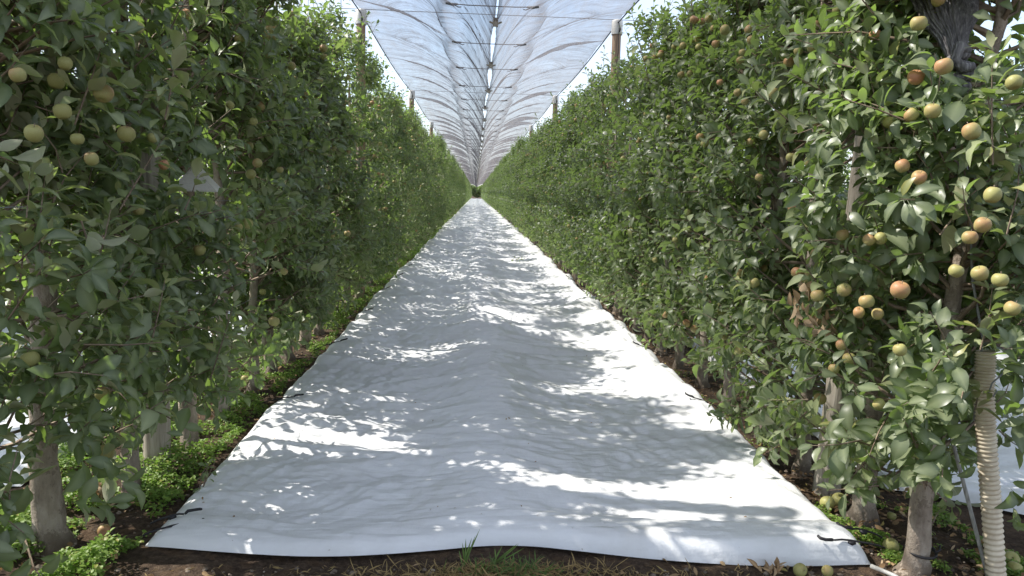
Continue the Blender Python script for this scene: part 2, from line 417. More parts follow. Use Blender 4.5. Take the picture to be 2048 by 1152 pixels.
def half_x(z, top):          # half thickness of the hedge towards the alley
    return np.interp(z, [.3, .55, 1.2, 2.2, top - .5, top], [.32, .46, .52, .44, .26, .07])
def gen_crown(rng, lo=.42, top=3.65, ns=150, K=11, Lm=.078, by=.40, seed=0, off=(0, 0), gap=-.30, wide=1.0):
    m = int(ns * 2.4)
    z = lo + (top - lo) * rng.uniform(0, 1, m) ** .92
    th = rng.uniform(0, 2 * math.pi, m)
    r = np.sqrt(rng.uniform(.10, 1.0, m))
    hx = half_x(z, top) * wide; hy = by * np.interp(z, [lo, top - .6, top], [1, .9, .35])
    st = np.stack([hx * np.cos(th) * r * .92, hy * np.sin(th) * r, z], 1)
    nn = noise3((st + np.array([off[0], off[1], 0])) * 2.3, 7 + seed)
    keep = nn + rng.uniform(-.25, .25, m) > gap
    st = st[keep][:ns]; n = len(st); r = r[keep][:ns]; th = th[keep][:ns]
    out = np.stack([np.cos(th), .7 * np.sin(th), np.zeros(n)], 1)
    up = rng.uniform(-.10, 1.0, n); zt = (st[:, 2] - lo) / (top - lo)
    up = np.where(zt > .86, up + 1.3, up); up = np.where(zt < .12, up - .45, up)
    d = out * rng.uniform(.35, 1.0, n)[:, None] + np.array([0, 0, 1.]) * up[:, None] + rng.normal(0, .25, (n, 3))
    d /= np.linalg.norm(d, axis=1)[:, None]
    ln = rng.uniform(.10, .25, n) * np.where(zt > .86, rng.uniform(1, 2.0, n), 1) * np.where(rng.uniform(0, 1, n) < .10, 1.6, 1)
    return st, st + d * ln[:, None]

def stems_mesh(rng, A, B, trunk_at, frac=.2, mat=None, org=None):
    mb_v = []; mb_q = []; k = 3; n = len(A)
    mid = (A + B) / 2 + rng.normal(0, .008, A.shape)
    P = np.stack([A, mid, B], 1); R = np.array([.0042, .0034, .0015])
    # limbs from the trunk to some of the shoots
    pick = rng.uniform(0, 1, n) < frac; C = A[pick]
    base = trunk_at(np.maximum(C[:, 2] - rng.uniform(.05, .30, len(C)), .3))
    mm = base * .45 + C * .55 + np.array([0, 0, -.03]) + rng.normal(0, .02, C.shape)
    if org is not None and len(C):
        ok = clear(mm + org) & clear((mm + C) / 2 + org) & clear((mm + base) / 2 + org); base, mm, C = base[ok], mm[ok], C[ok]
    P2 = np.stack([base, mm, C], 1); R2 = np.array([.013, .009, .005])
    out_v = []; out_q = []; nv = 0
    for PP, RR in ((P, R), (P2, R2)):
        if len(PP) == 0: continue
        ax = PP[:, 2] - PP[:, 0]; ax /= np.linalg.norm(ax, axis=1)[:, None] + 1e-9
        ref = np.where(np.abs(ax[:, 2:3]) < .8, np.array([[0, 0, 1.]]), np.array([[1., 0, 0]]))
        U = np.cross(ax, ref); U /= np.linalg.norm(U, axis=1)[:, None]; W = np.cross(ax, U)
        a = np.arange(k) / k * 2 * math.pi
        ring = np.cos(a)[None, :, None] * U[:, None] + np.sin(a)[None, :, None] * W[:, None]
        V = PP[:, :, None] + ring[:, None] * RR[None, :, None, None]
        q = np.array([(i * k + j, i * k + (j + 1) % k, (i + 1) * k + (j + 1) % k, (i + 1) * k + j) for i in range(2) for j in range(k)])
        Q = q[None] + (np.arange(len(PP)) * 3 * k)[:, None, None] + nv
        out_v.append(V.reshape(-1, 3)); out_q.append(Q.reshape(-1, 4)); nv += len(PP) * 3 * k
    return np.concatenate(out_v), np.concatenate(out_q)

def trunk_mesh(rng, r0=.05, top=3.3, lean=(0, 0), k=12, seg=26):
    z = np.concatenate([[-.04, 0, .03, .07, .13], np.linspace(.22, top, seg)])
    wx = np.cumsum(rng.normal(0, .006, len(z))); wy = np.cumsum(rng.normal(0, .006, len(z)))
    c = np.stack([lean[0] * z + wx - wx[1], lean[1] * z + wy - wy[1], z], 1)
    r = r0 * np.interp(z, [-.04, 0, .06, .2, .6, 2, top], [2.0, 1.7, 1.18, 1.14, .92, .6, .16])
    a = np.arange(k) / k * 2 * math.pi
    nn = noise2(np.cos(a)[None] * 1.4 + 5 + z[:, None] * 3, np.sin(a)[None] * 1.4 + z[:, None] * 2.0, int(rng.integers(1000)))
    rr = r[:, None] * (1 + .24 * nn)
    V = np.stack([c[:, 0:1] + rr * np.cos(a), c[:, 1:2] + rr * np.sin(a), np.repeat(z[:, None], k, 1)], -1).reshape(-1, 3)
    q = [(i * k + j, i * k + (j + 1) % k, (i + 1) * k + (j + 1) % k, (i + 1) * k + j) for i in range(len(z) - 1) for j in range(k)]
    me = make_mesh('trunk', V, q, None, [M['bark']], True)
    def at(zz): return np.stack([np.interp(zz, z, c[:, 0]), np.interp(zz, z, c[:, 1]), zz], 1)
    return me, at

# ------------------------------------------------------------------ apples
def apple_mesh(k=18, n=12, stalk=True, seed=0):
    rng = np.random.default_rng(seed)
    mb = MB(); th = np.linspace(0, math.pi, n)
    r = np.sin(th) ** .86; z = np.cos(th)
    z = z * 1.0 - .26 * np.exp(-(r / .30) ** 2) * np.sign(z)
    r = r * (1 + .05 * z)
    prof = np.stack([r * .5, z * .5], 1); prof[0, 0] = .004; prof[-1, 0] = .004
    ph = rng.uniform(0, 6, 3)
    def wob(v):
        a = np.arctan2(v[:, 1], v[:, 0]); s = 1 + .03 * np.cos(2 * a + ph[0]) + .02 * np.cos(3 * a + ph[1]) * 1 - .02 * np.cos(5 * a) * (v[:, 2] < 0)
        return v * np.stack([s, s, np.ones_like(s)], 1)
    mb.lathe(prof, k, 0, wob=wob)
    if stalk: mb.tube([(0, 0, .28), (.02, .01, .42), (.06, .02, .60)], [.022, .018, .022], 5, 1)
    return mb.mesh('apple', [M['apple'], M['twig']])
APPLES = [apple_mesh(seed=s) for s in range(3)]
APPLE_LO = apple_mesh(10, 7, False, 5)
def add_apple(parent, P, dia, red, rng, lo=False, origin=(0, 0, 0)):
    o = obj('apple', APPLE_LO if lo else APPLES[int(rng.integers(3))], parent)
    o.location = np.asarray(P) - np.asarray(origin); o.scale = (dia, dia, dia * rng.uniform(.9, 1.02))
    o.rotation_euler = (rng.normal(0, .3), rng.normal(0, .3), rng.uniform(0, 6.28) if lo else rng.normal(2.6 if parent and origin[0] < 0 else 3.6, .7))
    o.color = (red, 0, 0, 1)
    return o

# ------------------------------------------------------------------ ground
def build_ground():
    xs = np.unique(np.concatenate([np.linspace(-7, 7, 240), np.sign(np.linspace(-1, 1, 40)) * np.abs(np.linspace(-1, 1, 40)) ** 3 * 700]))
    ys = np.unique(np.concatenate([np.linspace(-60, 1.8, 12), np.linspace(2.2, 9, 240), np.geomspace(9, 900, 110)]))
    X, Y = np.meshgrid(xs, ys)
    fade = np.exp(-np.maximum(Y - 8, 0) / 15)
    Z = .022 * noise2(X * 3, Y * 3, 1) * fade + .010 * noise2(X * 11, Y * 11, 2) * fade - .012
    V = np.stack([X, Y, Z], -1).reshape(-1, 3); nx = len(xs)
    i = np.arange(len(ys) - 1)[:, None] * nx + np.arange(nx - 1)[None]
    Q = np.stack([i, i + 1, i + nx + 1, i + nx], -1).reshape(-1, 4)
    o = obj('ground', make_mesh('ground', V, Q, None, [M['soil']], True)); o['kind'] = 'structure'
build_ground()

# ------------------------------------------------------------------ white film in the alleys
XL, XR = -1.43, 1.80            # sheet edges
EDGE_FRONT = [on_ground(*p) for p in ((283, 1092), (430, 1106), (640, 1118), (850, 1106), (1010, 1088), (1130, 1101), (1330, 1124), (1560, 1137), (1745, 1130))]
FX = np.array([p[0] for p in EDGE_FRONT]); FY = np.array([p[1] for p in EDGE_FRONT])
TIES_Y = np.arange(3.5, 30, 1.9)
def film(name, x0, x1, front_x, front_y, yend, seed, rows=.0042, cols=210, hem_hi=(.045, .115), amp=1.0):
    ys = [0.0]
    u = np.linspace(0, 1, cols)
    yv = []; y = 3.0
    while y < yend: yv.append(y); y += max(.012, y * rows)
    yv = np.array(yv)
    U, Y0 = np.meshgrid(u, yv)
    prog = (Y0 - yv[0]); 
    Xn = x0 + (x1 - x0) * U
    fx_ = np.linspace(min(front_x) - .5, max(front_x) + .5, 400); fy_ = np.interp(fx_, front_x, front_y); ks = 41
    fy_ = np.convolve(np.pad(fy_, ks // 2, mode='edge'), np.ones(ks) / ks, 'valid')
    yf = np.interp(Xn, fx_, fy_)
    w = np.exp(-prog / 2.0); Y = Y0 + (yf - yv[0]) * w
    de = Y - yf                                         # distance from the front edge
    far = np.clip((Y - 4.5) / 5, 0, 1)
    edge = 1 - 2 * np.abs(U - .5)                       # 0 at the sides
    jag = .05 * noise2(Y * .55, U * 0 + .5, seed + 3) * (.25 + far) + .03 * noise2(Y * 1.9, U * 0 + .5, seed + 4) * 1.6 * far
    jag2 = .05 * noise2(Y * .55, U * 0 + 9.5, seed + 5) * (.25 + far) + .03 * noise2(Y * 1.9, U * 0 + .5, seed + 6) * 1.6 * far
    ramp_y = np.clip(de / .8, 0, 1)
    X = Xn - (jag * (1 - U) ** 3 - jag2 * U ** 3) * ramp_y
    xm = (Xn - (x0 + x1) / 2) / (x1 - x0) * 2
    ridge = .075 * np.exp(-((xm + .02) / .20) ** 2) + .055 * np.exp(-((np.abs(xm) - .93) / .22) ** 2) * (1 + .5 * (xm > 0))
    Z = .022 + ridge * (.35 + .65 * np.clip(de / 2.5, 0, 1))
    wx = X + .25 * noise2(X * .9, Y * .9, seed + 10); wy = Y + .35 * noise2(X * .8, Y * .5, seed + 11) + .10 * xm ** 2
    a = (.55 + .95 * far) * amp
    Z = Z + a * (.046 * noise2(wx * .75, wy * 2.3, seed) + .030 * (1 - 2 * np.abs(noise2(wx * .9, wy * 3.6, seed + 1))) * .8 + .012 * noise2(wx * 2.4, wy * 8, seed + 2))
    # fine creases: slanting pulls near the sides
    s1 = Y + .8 * np.abs(xm) * (Xn - (x0 + x1) / 2)
    Z = Z + amp * (.0075 * (1 - 2 * np.abs(noise2(wx * 5.5, s1 * 6.5, seed + 20))) + .0060 * (1 - 2 * np.abs(noise2(wx * 4, wy * 17, seed + 21))))
    for (fa, fb, sh, am, sd) in ((1.5, 4.6, .5, .0065, 40), (2.3, 3.0, -1.3, .0055, 41), (3.2, 9.5, .2, .0040, 42), (2.6, 2.2, 1.6, .0050, 43)):
        cn = noise2(wx * fa + sh * Y, wy * fb - sh * Xn, seed + sd); msk = np.clip(.5 + noise2(X * .9, Y * .8, seed + sd + 9), 0, 1)
        Z = Z + amp * am * msk * np.exp(-np.abs(cn) / .06)
    lx = (x1 - Xn); rx = np.exp(-lx / .5)
    Z = Z + amp * .014 * rx * (1 - 2 * np.abs(noise2(Xn * 9 + Y * 3.0, Y * 1.3 - Xn * 1.2, seed + 22)))
    Z = Z + amp * .015 * np.exp(-(Xn - x0) / .9) * (1 - 2 * np.abs(noise2(Xn * 9 - Y * 5.5, Y * 1.6, seed + 23)))
    # folded hem along the front, then the drop to the soil
    hh = hem_hi[0] + (hem_hi[1] - hem_hi[0]) * np.clip((U - .42) / .5, 0, 1)
    k = np.exp(-de / .45)
    Z = Z * (1 - k) + k * (hh + .006 * noise2(X * 3, Y * 6, seed + 30))
    crease = .24 + .05 * noise2(X * .6, X * 0, seed + 31)
    Z = Z + .012 * np.tanh((crease - de) / .012) * np.exp(-((de - crease) / .20) ** 2)
    Z = Z + .010 * np.exp(-de / .12) * (1 - 2 * np.abs(noise2(X * 2.6 + de * 5, de * 9, seed + 33)))
    drop = 1 - np.exp(-np.maximum(de, 0) / .022)
    Z = np.maximum(Z, .012) * drop + .001
    side = np.minimum(U, 1 - U) * (x1 - x0)
    Z = Z * (1 - .92 * np.exp(-side / .03)) + .004
    V = np.stack([X, Y, Z], -1).reshape(-1, 3); nx = cols
    i = np.arange(len(yv) - 1)[:, None] * nx + np.arange(nx - 1)[None]
    Q = np.stack([i, i + 1, i + nx + 1, i + nx], -1).reshape(-1, 4)
    me = make_mesh(name, V, Q, None, [M['film']], True)
    def zat(x, y):
        d = (X - x) ** 2 + (Y - y) ** 2; return Z.reshape(-1)[np.argmin(d)]
    return me, zat
me, film_z = film('ground_sheet', XL, XR, FX, FY, 205, 11)
tag(obj('ground_sheet', me), 'long white reflective plastic sheet laid down the middle of the grass alley', 'ground sheet', 'white sheets between the tree rows')
me2, film_z_right = film('ground_sheet', 2.35, 5.55, np.array([2.35, 2.75, 3.2, 4, 5.5]), np.array([4.0, 3.75, 3.42, 3.3, 3.4]), 60, 77, .011, 120, (.06, .12), 1.3)
tag(obj('ground_sheet', me2), 'white reflective plastic sheet in the next alley behind the right tree row', 'ground sheet', 'white sheets between the tree rows')
me3, _ = film('ground_sheet', -5.15, -2.35, np.array([-5.2, -2.3]), np.array([3.6, 3.9]), 60, 99, .011, 120, (.05, .05), 1.2)
tag(obj('ground_sheet', me3), 'white reflective plastic sheet in the next alley behind the left tree row', 'ground sheet', 'white sheets between the tree rows')

# ------------------------------------------------------------------ posts
LX, RX = -1.74, 1.98            # tree rows
LPX, RPX = -1.71, 2.01          # post rows
def post(name, top, r, square, cap, mats):
    root = bpy.data.objects.new(name, None); COL.objects.link(root)
    mb = MB(); z = np.array([-.05, 0, .02, .6, 1.4, 2.4, top - .16, top - .1])
    if square:
        k = 4
        pts = np.stack([z * 0, z * 0, z], 1)
        mb.tube(pts, r * 1.25, 8)
    else:
        mb.tube(np.stack([.004 * np.sin(z * 3), .004 * np.cos(z * 2), z], 1), r * np.linspace(1.06, .94, len(z)), 14)
    obj('shaft', mb.mesh('shaft', [mats]), root)
    if cap:
        c = MB(); R = r * 1.22
        c.lathe([(R * .98, top - .20), (R, top - .195), (R, top - .02), (R * .93, top), (R * .6, top + .015), (.002, top + .02)], 18)
        obj('cap', c.mesh('cap', [M['cap']]), root)
        w = MB(); w.tube([(.01, -R - .006, top - .05), (.02, -R - .012, top - .10), (.012, -R - .01, top - .2), (.02, -R - .01, top - .45), (-.01, -r - .012, top - .7), (-.018, -r - .008, top - .95)], .006, 6)
        w.tube([(.02, -R - .014, top - .10), (.035, -R - .012, top - .14), (.02, -R - .016, top - .18)], .009, 6)
        obj('tie_cord', w.mesh('tie_cord', [M['black']]), root)
    return root
POST_Y = [11.3 + 8.6 * i for i in range(22)]
pl = post('trellis_post', 4.16, .068, False, True, M['wood'])
for side, X in (('left', LPX), ('right', RPX)):
    for i, y in enumerate(POST_Y):
        o = pl if (side == 'left' and i == 0) else copy_tree(pl)
        o.location = (X, y, 0)
        if i == 0: lab = f'brown wooden post with white plastic cap and black cord, nearest above the {side} hedge'
        elif i == 1: lab = f'second white-capped wooden post poking above the {side} hedge top'
        elif i == 2: lab = f'third white-capped wooden post, just showing over the {side} hedge'
        else: lab = f'small far white-capped wooden post down the {side} hedge'
        tag(o, lab, 'post', f'white-capped posts along the {side} row')
p1 = post('trellis_post', 3.9, .072, False, False, M['grey_wood']); p1.location = (-1.76, 4.16, 0)
tag(p1, 'weathered grey wooden post among the first trunks of the left row', 'post')
p2 = post('trellis_post', 3.9, .072, False, False, M['grey_wood']); p2.location = (2.0, 3.94, 0); p2.rotation_euler = (0, math.radians(2), 0)
tag(p2, 'weathered pale wooden post showing through the leaves of the right row', 'post')

# ------------------------------------------------------------------ trees
left_y = [2.62, 3.27, 3.83, 4.53, 5.19, 5.87, 6.45, 7.01, 7.67, 8.37]
right_y = [3.04, 3.58, 4.25, 4.90, 5.62, 6.28, 6.95, 7.60, 8.25]
NEAR_L, NEAR_R = len(left_y), len(right_y)
while len(left_y) < 136: left_y.append(left_y[-1] + .65)
while len(right_y) < 136: right_y.append(right_y[-1] + .65)

# apples that stand out in the photograph: pixel, diameter in pixels, redness, side
AP = [(207,187,40,.75),(125,223,36,.15),(68,267,38,.25),(130,127,24,.1),(275,55,26,.1),(253,268,36,.4),(155,278,20,.1),(305,276,22,.15),(183,318,30,.5),(35,150,24,.5),
(531,72,22,.7),(535,110,16,.4),(583,132,18,.6),(521,212,20,.85),(647,97,17,.7),(648,114,15,.5),(507,243,18,.2),(515,326,21,.7),(610,190,16,.6),(477,453,17,.5),(495,447,24,.3),
(640,160,14,.4),(690,205,12,.5),(588,428,14,.5),(695,467,14,.6),(548,643,23,.5),(610,640,16,.4),(490,758,17,.5),(212,905,36,.5),(328,330,22,.9),(725,300,13,.7),(724,318,12,.5),(668,297,12,.4),(460,210,16,.2),(560,340,13,.5),
(1578,62,26,.45),(1678,20,28,.2),(1700,45,20,.1),(1837,47,34,.3),(1632,50,17,.5),(1388,40,22,.6),(1418,38,18,.4),(1450,60,22,.5),(1497,60,18,.6),(1503,80,20,.4),
(1366,92,16,.4),(1397,94,14,.3),(1432,88,18,.6),(1485,105,16,.3),(1380,148,15,.5),(1440,165,15,.7),(1362,150,16,.4),(1292,118,14,.3),(1320,110,13,.4),(1293,228,13,.4),
(1475,185,17,.3),(1490,203,16,.4),(1625,95,24,.4),(1597,102,20,.3),(1832,155,34,.85),(1888,133,36,.6),(1750,70,20,.7),(1685,240,24,.4),(1778,245,26,.4),(1823,230,32,.5),
(1865,222,34,.3),(1943,263,38,.55),(2028,165,34,.2),(1527,270,21,.3),(1582,315,22,.2),(1805,332,30,.65),(1838,355,32,.6),(1660,312,22,.1),(1685,470,28,.45),(1738,480,26,.6),
(1617,427,19,.2),(1985,390,36,.3),(1965,450,34,.5),(1940,475,28,.5),(1912,542,28,.2),(1960,547,34,.3),(2000,560,24,.1),(1800,580,40,.7),(1688,580,30,.3),(1733,603,32,.4),
(1718,625,24,.6),(1755,628,22,.4),(2025,617,32,.4),(1800,700,28,.2),(1683,690,24,.65),(1668,738,22,.4),(1758,808,24,.2),(1410,287,19,.2),(1393,358,12,.3),(1518,355,17,.4),
(1422,540,15,.1),(1432,530,16,.5),(1220,556,12,.3),(1310,520,12,.2),(1263,461,12,.2),(1345,290,12,.3),(1338,235,11,.4),(1350,480,12,.2),(1375,425,12,.25),(1250,380,10,.3)]
def face_point(px, py, inset=.93):
    s = -1 if px < VPX else 1; xr = LX if s < 0 else RX
    x = xr - s * .42
    for _ in range(4):
        P = on_x(px, py, x)
        x = xr - s * float(half_x(P[2], 3.65)) * (inset - .12 * ((px * 7 + py * 3) % 5) / 4)
    return on_x(px, py, x), s
apple_spots = {}
carves = []                     # (point, radius, reach towards the viewer along the gap)
for (px, py, dpx, red) in AP:
    P, s = face_point(px, py)
    dist = -((P - CAM) @ RW)[2]; dia = float(np.clip(dpx * .93 * dist / FPX, .045, .074))
    ys = left_y if s < 0 else right_y
    k = int(np.argmin([abs(y - P[1]) for y in ys]))
    apple_spots.setdefault((s, k), []).append((P, dia, red))
    carves.append((P, dia * .27, .4))
def carve_line(pix, f, rad, reach=6):
    for (px, py) in pix: carves.append((f(px, py), rad, reach))
for py in range(318, 372, 9): carves.append((on_y(300, py, 4.16), .05, 3))       # grey post, left
for py in range(880, 960, 12): carves.append((on_y(318, py, 4.16), .06, 3))
for py in range(276, 420, 9): carves.append((on_y(1704 - (py - 276) * .09, py, 3.94), .05, 3))   # pale post, right
for py in range(778, 822, 10): carves.append((on_y(1652, py, 3.94), .06, 3))
for px in range(368, 428, 9):
    for py in range(340, 382, 8): carves.append((on_y(px, py, 4.45), .036, 3))  # trap
for py in range(0, 170, 12):
    for px in np.linspace(1818 + py * .75, 1946 - py * .05, 5): carves.append((on_y(px, py, 2.9), .035, 3))
for py in range(720, 1150, 16): carves.append((on_y(1972 + (py - 720) * .05, py, 2.95), .062, 3))
for py in range(900, 1150, 14): carves.append((on_y(1908 + (py - 900) * .25, py, 2.95), .03, 3))
carve_line([(1838, y) for y in range(1000, 1150, 12)], lambda a, b: on_y(a, b, 3.04), .06, 3)
carve_line([(110, y) for y in range(915, 1080, 12)], lambda a, b: on_y(a, b, 3.3), .06, 3)
CP = np.array([c[0] for c in carves]); CR = np.array([c[1] for c in carves]); CL = np.array([c[2] for c in carves])
def carve(lv, origin):
    C = lv['P'] + lv['D'] / (np.linalg.norm(lv['D'], axis=1)[:, None] + 1e-9) * (lv['L'] * .5)[:, None] + np.asarray(origin)
    return sel(lv, clear(C))
def clear(C):
    keep = np.ones(len(C), bool)
    for P, r, l in zip(CP, CR, CL):
        d = CAM - P; dl = np.linalg.norm(d); d = d / dl
        t_ = np.clip((C - P) @ d, -.03, min(l, dl))
        q = C - (P + t_[:, None] * d)
        keep &= np.sum(q * q, 1) > r * r
    return keep

def open_shoots(A, B, origin):
    keep = np.ones(len(A), bool)
    for f in (0, .33, .66, 1):
        keep &= clear(A * (1 - f) + B * f + np.asarray(origin))
    return A[keep], B[keep]
# long upright shoots that stand out in the photograph: base pixel, tip pixel, leaf count, distance
SHOOTS = [(35, 620, 62, 335, 20, 2.35), (80, 560, 92, 335, 16, 2.4), (20, 1010, 40, 880, 9, 2.3), (150, 250, 215, 60, 15, 2.7), (240, 420, 330, 270, 12, 2.9), (330, 240, 352, 90, 13, 2.9),
          (300, 700, 330, 560, 10, 2.8), (190, 780, 120, 640, 10, 2.6), (420, 760, 470, 600, 11, 3.6), (370, 420, 395, 350, 8, 3.3), (250, 850, 330, 800, 9, 2.7),
          (1665, 560, 1582, 335, 17, 3.3), (1700, 640, 1590, 500, 13, 3.2), (1790, 600, 1776, 425, 13, 3.0), (1700, 900, 1570, 800, 14, 3.3), (1640, 830, 1490, 700, 14, 3.6),
          (1740, 960, 1680, 830, 11, 3.1), (1790, 330, 1730, 110, 15, 2.9), (1840, 860, 1800, 740, 11, 2.9), (1985, 330, 1985, 85, 15, 2.5), (1950, 820, 1965, 780, 9, 2.75), (2010, 480, 2040, 280, 12, 2.5),
          (1880, 470, 2000, 340, 10, 2.6), (1960, 700, 1985, 570, 10, 2.6), (1600, 260, 1500, 170, 12, 3.6), (1440, 560, 1370, 430, 12, 4.6), (1560, 640, 1480, 560, 11, 3.8),
          (1300, 170, 1262, 20, 14, 6.3), (1250, 190, 1215, 115, 10, 7.5), (705, 100, 690, 50, 8, 7.0), (765, 160, 752, 100, 8, 9.0), (1850, 980, 1840, 880, 10, 2.9), (1800, 900, 1720, 860, 10, 3.0)]
extra = {}
for (x0, y0, x1, y1, k, d) in SHOOTS:
    A = on_y(x0, y0, d); B = on_y(x1, y1, d + (.06 if d < 5 else 0)); s = -1 if x0 < VPX else 1
    ys = left_y if s < 0 else right_y
    j = int(np.argmin([abs(y - A[1]) for y in ys])); extra.setdefault((s, j), []).append((A, B, k))

ORD = ['first', 'second', 'third', 'fourth', 'fifth', 'sixth', 'seventh', 'eighth', 'ninth', 'tenth', 'eleventh', 'twelfth']
NEAR_LAB = {
    (-1, 0): 'apple tree at the left picture edge, only its leafy branches showing',
    (-1, 1): 'apple tree with thick bare pale trunk at lower left, first in view',
    (-1, 2): 'apple tree with slim leaning pale trunk just before the weathered post in the left row',
    (-1, 3): 'apple tree right behind the weathered grey post of the left row',
    (1, 0): 'apple tree with smooth pale trunk ringed by black cord beside cream pipe',
    (1, 1): 'apple tree with short dark rough trunk and withered brown leaves, second in the right row',
    (1, 2): 'apple tree in front of the pale post in the right row, loaded with blushed apples',
}
def build_near(s, k, y):
    rng = np.random.default_rng(1000 + (k + 1) * 17 + (500 if s > 0 else 0))
    X = LX if s < 0 else RX
    X += rng.normal(0, .02) - (.08 if s < 0 and k < 2 else 0)
    org = np.array([X, y, 0.])
    lab = NEAR_LAB.get((s, k), f'{ORD[k - (1 if s < 0 else 0)]} trunk along the {"left" if s < 0 else "right"} row from the front, a slim leafy apple tree')
    root = empty('apple_tree', org, lab, 'apple tree', f'apple trees in the {"left" if s < 0 else "right"} row')
    r0 = {(-1, 1): .056, (1, 0): .042, (1, 1): .048}.get((s, k), rng.uniform(.034, .048))
    lean = {(-1, 1): (-.03, 0), (-1, 2): (.02, .0), (1, 0): (.045, 0), (1, 1): (.02, 0)}.get((s, k), (rng.normal(0, .012), rng.normal(0, .012)))
    tm, tat = trunk_mesh(rng, r0, 3.4, lean, 16, 40); obj('trunk', tm, root)
    lo = {(1, 0): .46, (1, 1): .28, (1, 2): .25, (-1, 0): .35, (-1, 1): .52}.get((s, k), rng.uniform(.46, .56) if s < 0 else rng.uniform(.32, .44))
    top = rng.choice([2.85, 3.1, 3.3, 3.45]) + rng.uniform(0, .15)
    if s < 0 and k > 5: top = min(top, 3.05)
    A, B = gen_crown(rng, lo, top, {(1, 0): 600, (1, 1): 420, (-1, 1): 420}.get((s, k), 370 if s > 0 else 370), 11, .08, .46 if k > 0 else .58, seed=0, off=(X, y), gap=-.12 if s > 0 else -.07, wide=1.12 if k == 0 else 1.0)
    lv = shoots_to_leaves(rng, A, B, 12, .097)
    for (a, b, n) in extra.get((s, k), []):
        a = (a - org)[None]; b = (b - org)[None]
        e = shoots_to_leaves(rng, a, b, int(n * 1.5), .105, .5); e['var'] = np.clip(e['var'] + .3, 0, 1)
        obj('young_shoot', leaves_mesh('young_shoot', e, 0, M['young_leaf'], stems_mesh(rng, a, b, tat, 0.0)), root)
    lv = carve(lv, org)
    # shoots that lie in a carved opening lose their stems as well
    obj('crown', leaves_mesh('crown', lv, 0, M['leaf'], stems_mesh(rng, *open_shoots(A, B, org), tat, .22, org=org)), root)
    for (P, dia, red) in apple_spots.get((s, k), []): add_apple(root, P, dia, red, rng, False, org)
    for _ in range(9 if s > 0 else 5):
        z = rng.uniform(.6, 3.2); a = (rng.uniform(-1, 1) * 1.1) + (math.pi if s > 0 else 0)
        P = org + np.array([math.cos(a) * half_x(z, 3.6) * rng.uniform(.6, 1), math.sin(a) * .32, z])
        add_apple(root, P, rng.uniform(.048, .066), rng.uniform(.2, .8), rng, False, org)
    return root, rng, org
for k in range(NEAR_L): build_near(-1, k, left_y[k])
for k in range(NEAR_R):
    root, rng, org = build_near(1, k, right_y[k])
    if k == 1:      # cluster of withered leaves
        n = 46; px = rng.normal(1640, 38, n); py = 622 + rng.normal(0, 26, n) + (px - 1640) * .55
        P = np.array([on_y(a, b, 3.25 + rng.normal(0, .03)) for a, b in zip(px, py)]) - org
        D = np.stack([rng.normal(0, .5, n), rng.normal(0, .5, n), -1 + rng.normal(0, .4, n)], 1)
        lv = dict(P=P, D=D, N=rng.normal(0, 1, (n, 3)), L=rng.uniform(.05, .085, n), W=rng.uniform(.02, .038, n), curl=rng.normal(.2, .6, n), fold=rng.uniform(.4, 1.1, n), tw=rng.normal(0, .4, n), var=rng.uniform(0, 1, n))
        o = obj('withered_leaves', leaves_mesh('withered_leaves', lv, 0, M['dry_leaf']), root); o['label'] = 'dangling cluster of dry curled brown leaves'

# trees farther along: one of each kind, then copies
def proto(seed, lod, ns, K, Lm, apples, top):
    rng = np.random.default_rng(seed)
    root = bpy.data.objects.new('apple_tree', None); COL.objects.link(root)
    tm, tat = trunk_mesh(rng, rng.uniform(.036, .046), 3.3, (rng.normal(0, .01), rng.normal(0, .01)), 8 if lod < 2 else 5, 14 if lod < 2 else 5); obj('trunk', tm, root)
    A, B = gen_crown(rng, rng.uniform(.34, .44), top, ns, K, Lm, .44, seed=seed, gap=.0)
    obj('crown', leaves_mesh('crown', shoots_to_leaves(rng, A, B, K, Lm), lod, M['leaf'], stems_mesh(rng, A[::2], B[::2], tat, .2) if lod < 2 else None), root)
    for _ in range(apples):
        z = rng.uniform(.6, 3.3); a = rng.choice([0, math.pi]) + rng.uniform(-1, 1)
        add_apple(root, (math.cos(a) * half_x(z, 3.6) * rng.uniform(.8, 1.05), math.sin(a) * .3, z), rng.uniform(.05, .066), rng.uniform(.1, .65), rng, True)
    return root
MID = [proto(50 + i, 1, 270, 11, .088, 16, [3.3, 3.5, 3.6, 3.7, 3.8][i]) for i in range(5)]
FAR = [proto(80 + i, 2, 200, 10, .105, 0, 3.72 + .09 * (i % 3)) for i in range(5)]
used = set(); rg = random.Random(5)
def place(pool, x, y, lab, group):
    p = rg.choice(pool)
    if p.name in used: o = copy_tree(p)
    else: o = p; used.add(p.name)
    o.location = (x + rg.gauss(0, .03), y + rg.gauss(0, .05), 0)
    o.rotation_euler = (0, 0, (math.pi if rg.random() < .5 else 0) + rg.gauss(0, .15))
    sz = rg.uniform(.88, 1.09)
    if x < 0: sz *= 1.17
    elif y > 11: sz *= 1.09
    if x < 0 and 8 < y < 12.6: sz = .94; o.scale = (rg.uniform(.95, 1.08), rg.uniform(.98, 1.08), sz)
    tag(o, lab, 'apple tree', group)
for s, X, ys, nn in ((-1, LX, left_y, NEAR_L), (1, RX, right_y, NEAR_R)):
    w = 'left' if s < 0 else 'right'
    for k in range(nn, len(ys)):
        y = ys[k]
        if y < 32: place(MID, X, y, f'slender apple tree in the dense middle stretch of the {w} row, fruit among the leaves', f'apple trees in the {w} row')
        else: place(FAR, X, y, f'distant apple tree merged into the hedge far down the {w} row', f'apple trees in the {w} row')
